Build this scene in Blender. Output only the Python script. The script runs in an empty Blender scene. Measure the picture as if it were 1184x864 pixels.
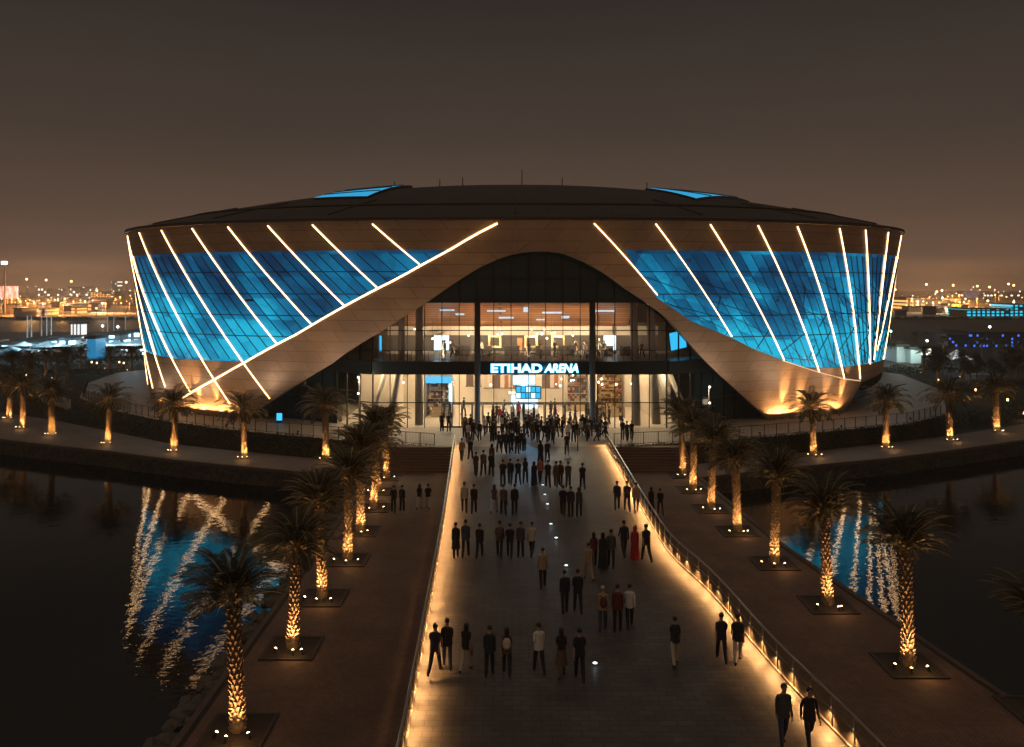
import bpy, bmesh, math, random
import numpy as np
from mathutils import Vector, Matrix
R = math.radians
PI = math.pi
random.seed(7)
C = bpy.context.scene
COL = C.collection

# ------------------------------------------------------------------ camera numbers (photo pixels -> metres)
F, CX, HY, H = 929.0, 592.0, 328.0, 14.0
def at(px, py, z=0.0):                      # point of the horizontal plane z seen at a photo pixel
    y = (H - z) * F / (py - HY)
    return Vector(((px - CX) * y / F, y, z))
def far(px, py, y):                         # point at distance y seen at a photo pixel
    return Vector(((px - CX) * y / F, y, H - (py - HY) * y / F))

# ------------------------------------------------------------------ materials
MATS = {}
def nodes(name):
    m = bpy.data.materials.new(name); m.use_nodes = True
    nt = m.node_tree; b = nt.nodes['Principled BSDF']
    return m, nt, b
def N(nt, t, **kw):
    n = nt.nodes.new(t)
    for k, v in kw.items():
        if k in n.inputs: n.inputs[k].default_value = v
        else: setattr(n, k, v)
    return n
def plain(name, col, rough=0.6, metal=0.0, var=0.0, scale=3.0, bump=0.0, spec=None):
    if name in MATS: return MATS[name]
    m, nt, b = nodes(name); L = nt.links
    b.inputs['Base Color'].default_value = (*col, 1); b.inputs['Roughness'].default_value = rough
    b.inputs['Metallic'].default_value = metal
    if spec is not None: b.inputs['Specular IOR Level'].default_value = spec
    if var or bump:
        tc = N(nt, 'ShaderNodeTexCoord')
        nz = N(nt, 'ShaderNodeTexNoise', Scale=scale, Detail=6.0, Roughness=0.6)
        L.new(tc.outputs['Object'], nz.inputs['Vector'])
        if var:
            mx = N(nt, 'ShaderNodeMix', data_type='RGBA')
            mx.inputs[6].default_value = (*[c * (1 - var) for c in col], 1)
            mx.inputs[7].default_value = (*[min(1, c * (1 + var)) for c in col], 1)
            L.new(nz.outputs['Fac'], mx.inputs[0]); L.new(mx.outputs[2], b.inputs['Base Color'])
        if bump:
            bp = N(nt, 'ShaderNodeBump', Strength=bump, Distance=0.05)
            L.new(nz.outputs['Fac'], bp.inputs['Height']); L.new(bp.outputs['Normal'], b.inputs['Normal'])
    MATS[name] = m
    return m
def glow(name, col, strength):
    if name in MATS: return MATS[name]
    m, nt, b = nodes(name)
    b.inputs['Base Color'].default_value = (0.05, 0.05, 0.05, 1)
    b.inputs['Emission Color'].default_value = (*col, 1); b.inputs['Emission Strength'].default_value = strength
    MATS[name] = m
    return m
def paving(name, c1, c2, mortar, bw, bh, rough, bump=0.3, rot=0.0, stain=0.35, msize=0.012):
    m, nt, b = nodes(name); L = nt.links
    tc = N(nt, 'ShaderNodeTexCoord'); mp = N(nt, 'ShaderNodeMapping'); mp.inputs['Rotation'].default_value[2] = rot
    L.new(tc.outputs['Object'], mp.inputs['Vector'])
    br = N(nt, 'ShaderNodeTexBrick', offset=0.5)
    br.inputs['Scale'].default_value = 1; br.inputs['Brick Width'].default_value = bw; br.inputs['Row Height'].default_value = bh
    br.inputs['Mortar Size'].default_value = msize; br.inputs['Mortar Smooth'].default_value = 0.3; br.inputs['Bias'].default_value = 0
    br.inputs['Color1'].default_value = (*c1, 1); br.inputs['Color2'].default_value = (*c2, 1); br.inputs['Mortar'].default_value = (*mortar, 1)
    L.new(mp.outputs[0], br.inputs['Vector'])
    nz = N(nt, 'ShaderNodeTexNoise', Scale=0.45, Detail=8.0, Roughness=0.65); L.new(tc.outputs['Object'], nz.inputs['Vector'])
    mr = N(nt, 'ShaderNodeMapRange'); mr.inputs[1].default_value = 0.3; mr.inputs[2].default_value = 0.7
    mr.inputs[3].default_value = 1 - stain; mr.inputs[4].default_value = 1 + stain * 0.6
    L.new(nz.outputs['Fac'], mr.inputs[0])
    mx = N(nt, 'ShaderNodeMix', data_type='RGBA', blend_type='MULTIPLY'); mx.inputs[0].default_value = 1
    L.new(br.outputs['Color'], mx.inputs[6]); L.new(mr.outputs[0], mx.inputs[7])
    L.new(mx.outputs[2], b.inputs['Base Color'])
    rr = N(nt, 'ShaderNodeMapRange'); rr.inputs[3].default_value = rough - 0.1; rr.inputs[4].default_value = rough + 0.14
    L.new(nz.outputs['Fac'], rr.inputs[0]); L.new(rr.outputs[0], b.inputs['Roughness'])
    bp = N(nt, 'ShaderNodeBump', Strength=bump, Distance=0.01); bp.invert = True
    L.new(br.outputs['Fac'], bp.inputs['Height']); L.new(bp.outputs['Normal'], b.inputs['Normal'])
    MATS[name] = m
    return m

# ------------------------------------------------------------------ mesh building
class MB:
    def __init__(s): s.v, s.f, s.uv, s.mi = [], [], {}, []
    def add(s, vs, fs, mi=0):
        o = len(s.v); s.v += [tuple(p) for p in vs]
        for f in fs: s.f.append(tuple(i + o for i in f)); s.mi.append(mi)
    def box(s, c, d, rz=0.0, mi=0, M=None):
        x, y, z = d[0] / 2, d[1] / 2, d[2] / 2
        vs = [Vector(p) for p in ((-x,-y,-z),(x,-y,-z),(x,y,-z),(-x,y,-z),(-x,-y,z),(x,-y,z),(x,y,z),(-x,y,z))]
        Q = M if M else Matrix.Rotation(rz, 3, 'Z')
        vs = [Q @ p + Vector(c) for p in vs]
        s.add(vs, [(0,3,2,1),(4,5,6,7),(0,1,5,4),(1,2,6,5),(2,3,7,6),(3,0,4,7)], mi)
    def bb(s, x0, x1, y0, y1, z0, z1, mi=0):
        s.box(((x0+x1)/2, (y0+y1)/2, (z0+z1)/2), (x1-x0, y1-y0, z1-z0), 0, mi)
    def tube(s, pts, radii, n=8, cap=True, mi=0):
        pts = [Vector(p) for p in pts]; rings = []
        if not hasattr(radii, '__len__'): radii = [radii] * len(pts)
        up = None
        for i, p in enumerate(pts):
            t = (pts[min(i+1, len(pts)-1)] - pts[max(i-1, 0)]).normalized()
            a = Vector((0,0,1)) if abs(t.z) < 0.9 else Vector((1,0,0))
            u = t.cross(a).normalized(); w = t.cross(u).normalized()
            rings.append([p + radii[i] * (math.cos(2*PI*k/n) * u + math.sin(2*PI*k/n) * w) for k in range(n)])
        vs = [q for r in rings for q in r]; fs = []
        for i in range(len(pts)-1):
            for k in range(n):
                a, b2 = i*n+k, i*n+(k+1) % n
                fs.append((a, a+n, b2+n, b2))
        if cap: fs.append(tuple(range(n))); fs.append(tuple(reversed(range((len(pts)-1)*n, len(pts)*n))))
        s.add(vs, fs, mi)
    def lathe(s, prof, c=(0,0,0), n=16, mi=0, cap=True):
        vs = [(c[0]+r*math.cos(2*PI*k/n), c[1]+r*math.sin(2*PI*k/n), c[2]+z) for r, z in prof for k in range(n)]
        fs = []
        for i in range(len(prof)-1):
            for k in range(n):
                a, b2 = i*n+k, i*n+(k+1) % n
                fs.append((a, b2, b2+n, a+n))
        if cap: fs.append(tuple(reversed(range(n)))); fs.append(tuple(range((len(prof)-1)*n, len(prof)*n)))
        s.add(vs, fs, mi)
    def prism(s, poly, z0, z1, mi=0):
        n = len(poly)
        vs = [(p[0], p[1], z0) for p in poly] + [(p[0], p[1], z1) for p in poly]
        s.add(vs, [tuple(reversed(range(n))), tuple(range(n, 2*n))] + [(k, (k+1) % n, n+(k+1) % n, n+k) for k in range(n)], mi)
    def sheet(s, poly, z, mi=0):
        s.add([(p[0], p[1], z) for p in poly], [tuple(range(len(poly)))], mi)
    def ball(s, c, r, sub=1, mi=0, sq=(1,1,1)):
        bm = bmesh.new(); bmesh.ops.create_icosphere(bm, subdivisions=sub, radius=1)
        vs = [(c[0]+v.co.x*r*sq[0], c[1]+v.co.y*r*sq[1], c[2]+v.co.z*r*sq[2]) for v in bm.verts]
        bm.verts.index_update(); fs = [tuple(v.index for v in f.verts) for f in bm.faces]; bm.free()
        s.add(vs, fs, mi)
    def mesh(s, name, mats, smooth=False):
        me = bpy.data.meshes.new(name); me.from_pydata(s.v, [], s.f); me.update()
        for m in (mats if isinstance(mats, (list, tuple)) else [mats]): me.materials.append(m)
        me.polygons.foreach_set('material_index', s.mi)
        if smooth: me.polygons.foreach_set('use_smooth', [True] * len(me.polygons))
        return me
    def build(s, name, mats, parent=None, smooth=False, loc=None):
        o = bpy.data.objects.new(name, s.mesh(name, mats, smooth)); COL.objects.link(o)
        if parent: o.parent = parent
        if loc is not None: o.location = loc
        return o
def tag(o, label=None, cat=None, group=None, kind=None):
    if label: o['label'] = label
    if cat: o['category'] = cat
    if group: o['group'] = group
    if kind: o['kind'] = kind
    return o
def empty(name, loc, label, cat, group=None, rz=0.0):
    o = bpy.data.objects.new(name, None); COL.objects.link(o); o.location = loc; o.rotation_euler.z = rz
    o.empty_display_size = 0.2
    return tag(o, label, cat, group)
def link(name, me, parent=None, loc=(0,0,0)):
    o = bpy.data.objects.new(name, me); COL.objects.link(o); o.parent = parent; o.location = loc
    return o
def copy_tree(o, parent=None):
    c = o.copy(); COL.objects.link(c)
    if parent: c.parent = parent
    for ch in list(o.children): copy_tree(ch, c)
    return c
def lamp(kind, loc, power, col, parent=None, aim=None, size=0.05, angle=60, blend=0.6, name='lamp_light'):
    d = bpy.data.lights.new(name, kind); d.energy = power; d.color = col
    if kind in ('POINT', 'SPOT'): d.shadow_soft_size = size
    if kind == 'SPOT': d.spot_size = R(angle); d.spot_blend = blend
    if kind == 'AREA': d.size = size
    o = bpy.data.objects.new(name, d); COL.objects.link(o); o.location = loc
    if aim is not None: o.rotation_euler = (Vector(aim) - Vector(loc)).to_track_quat('-Z', 'Y').to_euler()
    if parent: o.parent = parent; o.matrix_parent_inverse = Matrix.Translation(-Vector(parent.location))
    return o
ORD = ['first', 'second', 'third', 'fourth', 'fifth', 'sixth', 'seventh', 'eighth', 'ninth', 'tenth', 'eleventh', 'twelfth']

WARM = (1.0, 0.50, 0.175)
M_dark = plain('dark_metal', (0.03, 0.03, 0.032), 0.45, 0.6)
M_steel = plain('brushed_steel', (0.42, 0.38, 0.33), 0.3, 0.9)
M_conc = m_conc = plain('concrete', (0.33, 0.31, 0.28), 0.8, 0, 0.2, 1.2, 0.2)

# ------------------------------------------------------------------ world, fill sun, camera
w = bpy.data.worlds.new('World'); C.world = w; w.use_nodes = True
nt = w.node_tree; nt.nodes.clear(); L = nt.links
out = N(nt, 'ShaderNodeOutputWorld'); ad = N(nt, 'ShaderNodeAddShader')
sky = N(nt, 'ShaderNodeTexSky', sky_type='NISHITA', sun_disc=False, sun_elevation=R(4), sun_rotation=R(205))
b1 = N(nt, 'ShaderNodeBackground', Strength=0.0006); L.new(sky.outputs[0], b1.inputs[0])
tc = N(nt, 'ShaderNodeTexCoord'); sx = N(nt, 'ShaderNodeSeparateXYZ'); L.new(tc.outputs['Generated'], sx.inputs[0])
rp = N(nt, 'ShaderNodeValToRGB'); L.new(sx.outputs['Z'], rp.inputs[0])
els = rp.color_ramp.elements
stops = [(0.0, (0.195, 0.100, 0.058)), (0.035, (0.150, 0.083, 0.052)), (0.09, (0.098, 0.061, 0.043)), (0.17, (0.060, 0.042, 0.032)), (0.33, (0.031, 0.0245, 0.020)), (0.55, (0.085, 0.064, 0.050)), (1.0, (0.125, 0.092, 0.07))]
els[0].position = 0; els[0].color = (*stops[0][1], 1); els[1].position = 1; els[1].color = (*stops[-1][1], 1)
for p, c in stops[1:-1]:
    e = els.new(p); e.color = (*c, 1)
cl = N(nt, 'ShaderNodeTexNoise', Scale=2.2, Detail=4.0, Roughness=0.55); cm = N(nt, 'ShaderNodeMapping'); cm.inputs['Scale'].default_value = (1, 1, 5)
L.new(tc.outputs['Generated'], cm.inputs['Vector']); L.new(cm.outputs[0], cl.inputs['Vector'])
cmr = N(nt, 'ShaderNodeMapRange'); cmr.inputs[1].default_value = .25; cmr.inputs[2].default_value = .75; cmr.inputs[3].default_value = .92; cmr.inputs[4].default_value = 1.08; L.new(cl.outputs['Fac'], cmr.inputs[0])
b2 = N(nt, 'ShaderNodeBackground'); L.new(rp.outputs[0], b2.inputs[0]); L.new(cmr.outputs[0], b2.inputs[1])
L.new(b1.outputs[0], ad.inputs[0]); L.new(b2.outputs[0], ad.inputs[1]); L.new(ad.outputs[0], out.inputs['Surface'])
sd = bpy.data.lights.new('skyglow_fill', 'SUN'); sd.energy = 0.22; sd.angle = R(70); sd.color = (1, 0.72, 0.5)
so = bpy.data.objects.new('skyglow_fill', sd); COL.objects.link(so); so.rotation_euler = (R(38), 0, R(-25))  # added soft warm overhead fill standing in for city skyglow

cd = bpy.data.cameras.new('camera'); cam = bpy.data.objects.new('camera', cd); COL.objects.link(cam); C.camera = cam
cam.location = (0, 0, H); cam.rotation_euler = (R(90), 0, 0)
cd.sensor_width = 36; cd.lens = F / 1184 * 36; cd.shift_y = -(432 - HY) / 1184
cd.clip_start = 0.1; cd.clip_end = 8000
C.view_settings.view_transform = 'Standard'; C.view_settings.look = 'None'; C.view_settings.exposure = 0; C.view_settings.gamma = 1
C.render.engine = 'CYCLES'
cy = C.cycles
cy.use_denoising = True; cy.denoiser = 'OPENIMAGEDENOISE'
cy.max_bounces = 6; cy.diffuse_bounces = 2; cy.glossy_bounces = 3; cy.transmission_bounces = 4; cy.transparent_max_bounces = 16
cy.sample_clamp_indirect = 2.0; cy.caustics_reflective = False; cy.caustics_refractive = False

# ------------------------------------------------------------------ setting: land, water, paths
ZL, ZW = -1.6, -3.0
edgeL = [(-4000, 150), (-260, 122), (-120, 108), (-75, 93), (-60, 85.2), (-51.3, 80.5), (-44, 77.2), (-37.5, 74.7), (-29.8, 71), (-23, 68.4), (-15.7, 65.9), (-11.5, 64.5)]
promL = [(-11.5, 64.5), (-11.5, 50), (-11.5, 30), (-11.5, -30)]
promR = [(20.4, -30), (19.6, 20), (18.9, 29.3), (18.1, 34.7), (16.9, 43.1), (16.2, 48.3), (15.4, 60.6), (15.2, 64.5)]
edgeR = [(15.2, 64.5), (24.4, 68.4), (33.7, 71.7), (41, 75), (51, 80), (60, 84.6), (75, 92), (120, 105), (260, 118), (4000, 150)]
m_ground = plain('night_earth', (0.035, 0.03, 0.024), 0.95, 0, 0.4, 0.06, 0.2)
g = MB(); poly = edgeL + promL[1:] + promR + edgeR[1:] + [(4000, 4000), (-4000, 4000)]
poly = [(max(-1700, min(1700, p[0])), min(1700, p[1])) for p in poly]; g.sheet(poly, ZL); tag(g.build('ground', m_ground), kind='structure')

m_water, nt, b = nodes('lagoon_water'); L = nt.links
b.inputs['Base Color'].default_value = (0.002, 0.005, 0.006, 1); b.inputs['Roughness'].default_value = 0.03; b.inputs['IOR'].default_value = 1.45
tc = N(nt, 'ShaderNodeTexCoord'); mp = N(nt, 'ShaderNodeMapping'); mp.inputs['Scale'].default_value = (0.75, 1.0, 1)
L.new(tc.outputs['Object'], mp.inputs['Vector'])
n1 = N(nt, 'ShaderNodeTexNoise', Scale=1.5, Detail=3.0, Roughness=0.55); n2 = N(nt, 'ShaderNodeTexNoise', Scale=0.28, Detail=2.0)
L.new(mp.outputs[0], n1.inputs['Vector']); L.new(mp.outputs[0], n2.inputs['Vector'])
bp1 = N(nt, 'ShaderNodeBump', Strength=0.45, Distance=0.028); bp2 = N(nt, 'ShaderNodeBump', Strength=0.5, Distance=0.035)
L.new(n1.outputs['Fac'], bp1.inputs['Height']); L.new(n2.outputs['Fac'], bp2.inputs['Height'])
L.new(bp2.outputs['Normal'], bp1.inputs['Normal']); L.new(bp1.outputs['Normal'], b.inputs['Normal'])
g = MB(); g.sheet([(-600, -60), (600, -60), (600, 160), (-600, 160)], ZW); tag(g.build('water', m_water), kind='structure')

m_deck = paving('deck_stone', (0.105, 0.093, 0.083), (0.075, 0.067, 0.06), (0.026, 0.022, 0.019), 0.62, 0.31, 0.50, 0.22, 0, 0.5, 0.013)
m_prom = paving('promenade_brick', (0.20, 0.118, 0.082), (0.15, 0.09, 0.063), (0.07, 0.045, 0.034), 0.24, 0.12, 0.75, 0.3, R(45), 0.4, 0.01)
m_plaza = paving('plaza_stone', (0.30, 0.255, 0.21), (0.25, 0.21, 0.175), (0.13, 0.11, 0.09), 1.2, 0.6, 0.5, 0.2, 0, 0.25, 0.012)
m_walk = paving('walk_stone', (0.17, 0.14, 0.115), (0.14, 0.115, 0.095), (0.08, 0.065, 0.055), 0.5, 0.25, 0.7, 0.2, 0, 0.3, 0.01)

# raised bridge deck
ys = [-20, 10, 20, 24.3, 26, 28.8, 31.2, 33.5, 36, 37.9, 39.7, 41.5, 43.5, 47, 51, 58, 66.7, 69]
def interp(y, ps): return float(np.interp(y, [p[0] for p in ps], [p[1] for p in ps]))
XR = [(-20, 13.5), (10, 11.6), (24.3, 10.15), (26, 9.9), (28.8, 9.55), (31.2, 9.33), (34, 9.15), (36, 8.98), (37.9, 8.7), (39.7, 8.35), (41.5, 8.15), (43.5, 8.05), (51, 8.03), (69, 8.1)]
XLf = [(-20, -2.3), (24.3, -3.19), (36, -3.55), (44.5, -3.83), (69, -4.87)]
def xl(y): return interp(y, XLf)
def xr(y): return interp(y, XR)
yy = sorted(set(ys)); deckpoly = [(xl(y) - 0.25, y) for y in reversed(yy)] + [(xr(y) + 0.25, y) for y in yy]
g = MB(); g.prism(deckpoly, ZL - 0.3, -0.12); dk = g.build('pavement', plain('deck_concrete', (0.16, 0.15, 0.14), 0.8, 0, 0.25, 0.8, 0.2)); tag(dk, kind='structure')
g = MB(); g.prism(deckpoly, -0.119, 0.0); tag(g.build('bridge_pavement', m_deck), kind='structure')

# promenades either side, 4 mm above the land
g = MB(); g.sheet([(-11.1, -30), (xl(-20) - 0.3, -30)] + [(xl(y) - 0.3, y) for y in yy if y < 66] + [(xl(66) - 0.3, 66.2), (-11.1, 66.2)], ZL + 0.004)
g.sheet([(xr(-20) + 0.3, -30)] + [(p[0] - 0.4, p[1]) for p in promR] + [(14.8, 66.2), (xr(66) + 0.3, 66.2)] + [(xr(y) + 0.3, y) for y in reversed(yy) if y < 66], ZL + 0.004)
tag(g.build('promenade_pavement', m_prom), kind='structure')

# plaza around the arena
pzL = [(-62, 126), (-59.5, 112), (-53, 98.5), (-45.5, 90), (-36.7, 82.8), (-28.6, 77.8), (-21, 74.3), (-13.5, 71.2), (-6.8, 69)]
pzR = [(8.9, 69), (15.5, 70.6), (23.6, 73.5), (32, 76.9), (40, 80.3), (46, 85.5), (51.5, 94), (57, 108), (60, 124)]
back = [(52, 142), (30, 154), (0, 158), (-30, 154), (-54, 142)]
g = MB(); g.prism(pzL + pzR + back, ZL - 0.2, 0.0); tag(g.build('plaza_pavement', m_plaza), kind='structure')
# lakeside walks
inL = [(-75, 105), (-62, 97.5), (-52, 91.5), (-43, 85.2), (-33.5, 78.4), (-26, 75.0), (-18.5, 72.0), (-11.6, 69.4)]
inR = [(15.0, 69.0), (22, 71.9), (29.5, 75.3), (37.5, 79.0), (46, 83), (57, 89.4), (75, 99)]
def off(ps, d):                                   # shift a shoreline polyline inland
    o = []
    for i, p in enumerate(ps):
        a, b_ = Vector(ps[max(i-1, 0)]), Vector(ps[min(i+1, len(ps)-1)])
        t = (b_ - a).normalized(); o.append((p[0] - t.y * d, p[1] + t.x * d))
    return o
oL = edgeL[3:]; oR = edgeR[:7]
g = MB(); g.sheet(oL + [(-11.1, 66.2)] + list(reversed(inL)), ZL + 0.008)
g.sheet(oR + list(reversed(inR)) + [(14.8, 66.2)], ZL + 0.008)
tag(g.build('lakeside_path', m_walk), kind='structure')

# stone quay walls, one thing per shore
m_quay, nt, b = nodes('quay_stone'); L = nt.links
tc = N(nt, 'ShaderNodeTexCoord'); vo = N(nt, 'ShaderNodeTexVoronoi', Scale=1.9); ve = N(nt, 'ShaderNodeTexVoronoi', Scale=1.9, feature='DISTANCE_TO_EDGE')
L.new(tc.outputs['Object'], vo.inputs['Vector']); L.new(tc.outputs['Object'], ve.inputs['Vector'])
cr = N(nt, 'ShaderNodeValToRGB'); cr.color_ramp.elements[0].color = (0.03, 0.025, 0.02, 1); cr.color_ramp.elements[1].color = (0.07, 0.057, 0.045, 1)
L.new(vo.outputs['Color'], cr.inputs[0]); L.new(cr.outputs[0], b.inputs['Base Color']); b.inputs['Roughness'].default_value = 0.9
mr = N(nt, 'ShaderNodeMapRange'); mr.inputs[2].default_value = 0.16; L.new(ve.outputs['Distance'], mr.inputs[0])
bp = N(nt, 'ShaderNodeBump', Strength=1.0, Distance=0.12); L.new(mr.outputs[0], bp.inputs['Height']); L.new(bp.outputs['Normal'], b.inputs['Normal'])
def quay(name, ps, label, kerb=True):
    e = empty(name, (ps[0][0], ps[0][1], ZW), label, 'wall')
    inv = Vector(e.location)
    def ribbon(dz):
        g = MB(); outp = off(ps, -0.35); vs = []
        for (a, b_) in zip(ps, outp):
            vs += [Vector((a[0], a[1], ZL - 0.02)) - inv, Vector((b_[0], b_[1], ZW - 0.6)) - inv]
        g.add(vs, [(2*i, 2*i+1, 2*i+3, 2*i+2) for i in range(len(ps)-1)]); return g
    ribbon(0).build('stone_face', m_quay, e)
    g = MB(); i2 = off(ps, 0.22); o2 = off(ps, -0.04)
    for i in range(len(ps)-1):
        q = [o2[i], o2[i+1], i2[i+1], i2[i]]; g.prism([(p[0]-inv.x, p[1]-inv.y) for p in q], ZL - 0.2 - inv.z, ZL + 0.04 - inv.z)
    g.build('coping', plain('coping_stone', (0.10, 0.075, 0.06), 0.85, 0, .3, 2, .2), e)
quay('quay_wall', edgeL, 'rough stone quay wall under the curved palm walk left of the bridge')
quay('quay_wall', edgeR, 'rough stone quay wall under the curved palm walk right of the bridge')
quay('quay_wall', promL, 'straight quay wall edging the promenade left of the bridge')
quay('quay_wall', promR, 'straight quay wall edging the promenade right of the bridge')

# rubble below the left promenade
g = MB(); rnd = random.Random(3)
for k in range(260):
    y = rnd.uniform(20, 63); d = rnd.random()
    r = rnd.uniform(0.18, 0.45); x = -11.55 - 0.2 - d * 1.5
    n0 = len(g.v); g.ball((x, y, ZW + 1.05 * (1 - d) ** 1.2 - 0.05), r, 1, 0, (rnd.uniform(.8,1.3), rnd.uniform(.8,1.3), rnd.uniform(.6,.9)))
    for i in range(n0, len(g.v)):
        p = g.v[i]; g.v[i] = tuple(c + rnd.uniform(-.14, .14) * r for c in p)
tag(g.build('rubble', plain('rock', (0.10, 0.088, 0.075), 0.95, 0, 0.4, 2.0, 0.4)), kind='stuff')

# planted bank between plaza and walk
def bank(pz, inn, label):
    n = 90
    def resample(ps, n):
        ps = [Vector(p) for p in ps]; d = [0]
        for a, b_ in zip(ps, ps[1:]): d.append(d[-1] + (b_ - a).length)
        t = np.linspace(0, d[-1], n)
        return list(zip(np.interp(t, d, [p.x for p in ps]), np.interp(t, d, [p.y for p in ps])))
    A, B = resample(pz, n), resample(inn, n)
    g = MB(); vs = []
    for a, b_ in zip(A, B): vs += [(a[0], a[1], -0.06), (b_[0], b_[1], ZL + 0.06)]
    g.add(vs, [(2*i, 2*i+1, 2*i+3, 2*i+2) for i in range(n-1)])
    tag(g.build('bank_terrain', plain('bank_soil', (0.03, 0.024, 0.018), 0.95, 0, 0.3, 3, 0.3)), kind='structure')
    rn = random.Random(11); g = MB()
    for k in range(17000):
        i = rn.random() * (n - 1.01); j = int(i); f = i - j; s = rn.random()
        a = Vector(A[j]).lerp(Vector(A[j+1]), f); b_ = Vector(B[j]).lerp(Vector(B[j+1]), f); q = a.lerp(b_, s * 0.97 + 0.02)
        hh = 0.28 * (0.5 + 0.5 * math.sin(q.x * 2.1 + math.sin(q.y * 1.7) * 2)) * math.sin(PI * min(1, s + 0.15)) + 0.05
        z = -0.06 * (1 - s) + ZL * s + rn.random() * (hh + 0.14)
        e1 = Vector((rn.uniform(-1,1), rn.uniform(-1,1), rn.uniform(-.6,.9))).normalized() * rn.uniform(.07,.17)
        e2 = Vector((rn.uniform(-1,1), rn.uniform(-1,1), rn.uniform(-.6,.6))).normalized() * rn.uniform(.03,.07)
        p = Vector((q.x, q.y, z)); g.add([p - e1, p + e2, p + e1, p - e2], [(0,1,2,3)])
    tag(g.build('shrubbery', plain('bank_leaf', (0.055, 0.06, 0.03), 0.7, 0, 0.5, 0.9)), kind='stuff')
bank(pzL[1:], [(-66, 104)] + inL[1:], '')
bank(pzR[:6], inR[:5], '')

# wide steps from plaza down to the promenades
def steps(x0, x1, label):
    e = empty('steps', ((x0+x1)/2, 67.6, ZL), label, 'steps')
    n = 9; g = MB()
    for k in range(n):
        y0 = 66.2 + k * (69.0 - 66.2) / n
        g.bb(x0 - e.location.x, x1 - e.location.x, y0 - 67.6, 69.3 - 67.6 + 0.3 - k*0.002, 0.0 if k == 0 else k * 1.6 / n, (k + 1) * 1.6 / n - (0.004 if k == n-1 else 0))
    g.build('treads', plain('step_stone', (0.19, 0.11, 0.075), 0.7, 0, 0.25, 1.5, 0.15), e)
    g = MB()
    for k in range(n):
        y0 = 66.2 + k * (69.0 - 66.2) / n
        g.bb(x0 + .05 - e.location.x, x1 - .05 - e.location.x, y0 - 67.6 - 0.012, y0 - 67.6 + 0.03, (k + 1) * 1.6 / n - 0.03, (k + 1) * 1.6 / n + 0.003)
    g.build('nosings', plain('nosing', (0.07, 0.048, 0.036), 0.6), e)
steps(-11.1, -5.2, 'broad brown steps up to the plaza left of the bridge')
steps(8.45, 14.9, 'broad brown steps up to the plaza right of the bridge')

# ------------------------------------------------------------------ arena shell
XC, YC, ZR = 0.3, 108.0, 19.7
BASE = (46.0, 28.5, 2.4); RIM = (47.3, 36.0, 2.4)
def ring(phi, P):
    s, c = np.sin(phi), np.cos(phi)
    return XC + P[0]*np.sign(s)*np.abs(s)**(2/P[2]), YC - P[1]*np.sign(c)*np.abs(c)**(2/P[2])
def S(phi, t):
    bx, by = ring(phi, BASE); rx, ry = ring(phi, RIM)
    return bx*(1-t) + rx*t, by*(1-t) + ry*t, ZR*t
def SP(phi, t, o=0.0):
    p = Vector([float(v) for v in S(phi, t)])
    if o: p += SN(phi, t) * o
    return p
def SN(phi, t):
    e = 1e-3
    a = SP(phi + e, t) - SP(phi - e, t); b_ = SP(phi, t + e) - SP(phi, t - e)
    return a.cross(b_).normalized()
gp, gt = np.meshgrid(np.linspace(-1.75, 1.75, 1800), np.linspace(0, 1.02, 260), indexing='ij')
gx, gy, gz = S(gp, gt); GPX, GPY = CX + gx/gy*F, HY + (H - gz)/gy*F
dpx, dpy = np.gradient(GPX, axis=0), np.gradient(GPY, axis=0); ex, ey = np.gradient(GPX, axis=1), np.gradient(GPY, axis=1)
FRONT = (dpx * -ey + dpy * ex) > 0          # increasing phi goes right, increasing t goes up
def uv_at(px, py):
    d = (GPX - px)**2 + (GPY - py)**2 + np.where(FRONT, 0, 1e4)
    i = np.unravel_index(np.argmin(d), d.shape); u, t = gp[i], gt[i]
    for _ in range(3):
        def pr(u, t):
            x, y, z = S(u, t); return np.array([CX + x/y*F, HY + (H-z)/y*F])
        f0 = pr(u, t) - (px, py); e = 1e-4
        J = np.stack([(pr(u+e, t) - pr(u, t))/e, (pr(u, t+e) - pr(u, t))/e], 1)
        if abs(np.linalg.det(J)) < 60*60*0.2: break
        du = np.linalg.solve(J, f0)
        if np.abs(du).max() > 0.05: break
        u, t = u - du[0], t - du[1]
    return float(u), float(t)
def curve(pts):
    q = sorted(uv_at(*p) for p in pts); return [p[0] for p in q], [p[1] for p in q]

ARCH = [(285,484),(300,472),(313,465),(350,441),(382,422),(394.7,412),(440,384),(492,351),(526.6,327),(554.4,309.7),(582,297.6),(600,293),(617,291),(634,291),(653.7,294.3),(678,304.5),(699,316.7),(723,334),(747.5,350),(768,365),(789,388),(810,412),(830.8,433),(858.6,458),(887,489)]
au, atv = curve(ARCH); atv[0] = 0; atv[-1] = 0
ru, rt = curve([(974, 477), (984, 465), (991, 452), (996, 442)]); rt[0] = 0
ru += [ru[-1] + 0.25, ru[-1] + 0.6]; rt += [rt[-1] + 0.03, 0.0]
def tA(u):
    if u <= au[-1]: return float(np.interp(u, au, atv, left=0, right=0))
    return float(np.interp(u, ru, rt, left=0, right=0))
TU = 17.05 / ZR
diag = [uv_at(204, 466), uv_at(250, 438), uv_at(284, 418.5), uv_at(345, 385.5), uv_at(462, 321), uv_at(518, 290.2), uv_at(579, 256.5)]
dU, dT = [d[0] for d in diag], [d[1] for d in diag]
llo = [uv_at(172, 408), uv_at(202, 415), uv_at(271, 418.3)]
TLOW = llo[0][1]
ul_end = float(np.interp(TU, dT, dU))
rlow = [(722,292.6),(738,315),(760,345),(800,372),(845,390.5),(870,403),(905,417),(928,424.5),(951,425.6),(980,424),(1002,421)]
lu, lt = curve(rlow); ur_start = lu[0]; lt[0] = TU
RLOWT = lt[-1]
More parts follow.
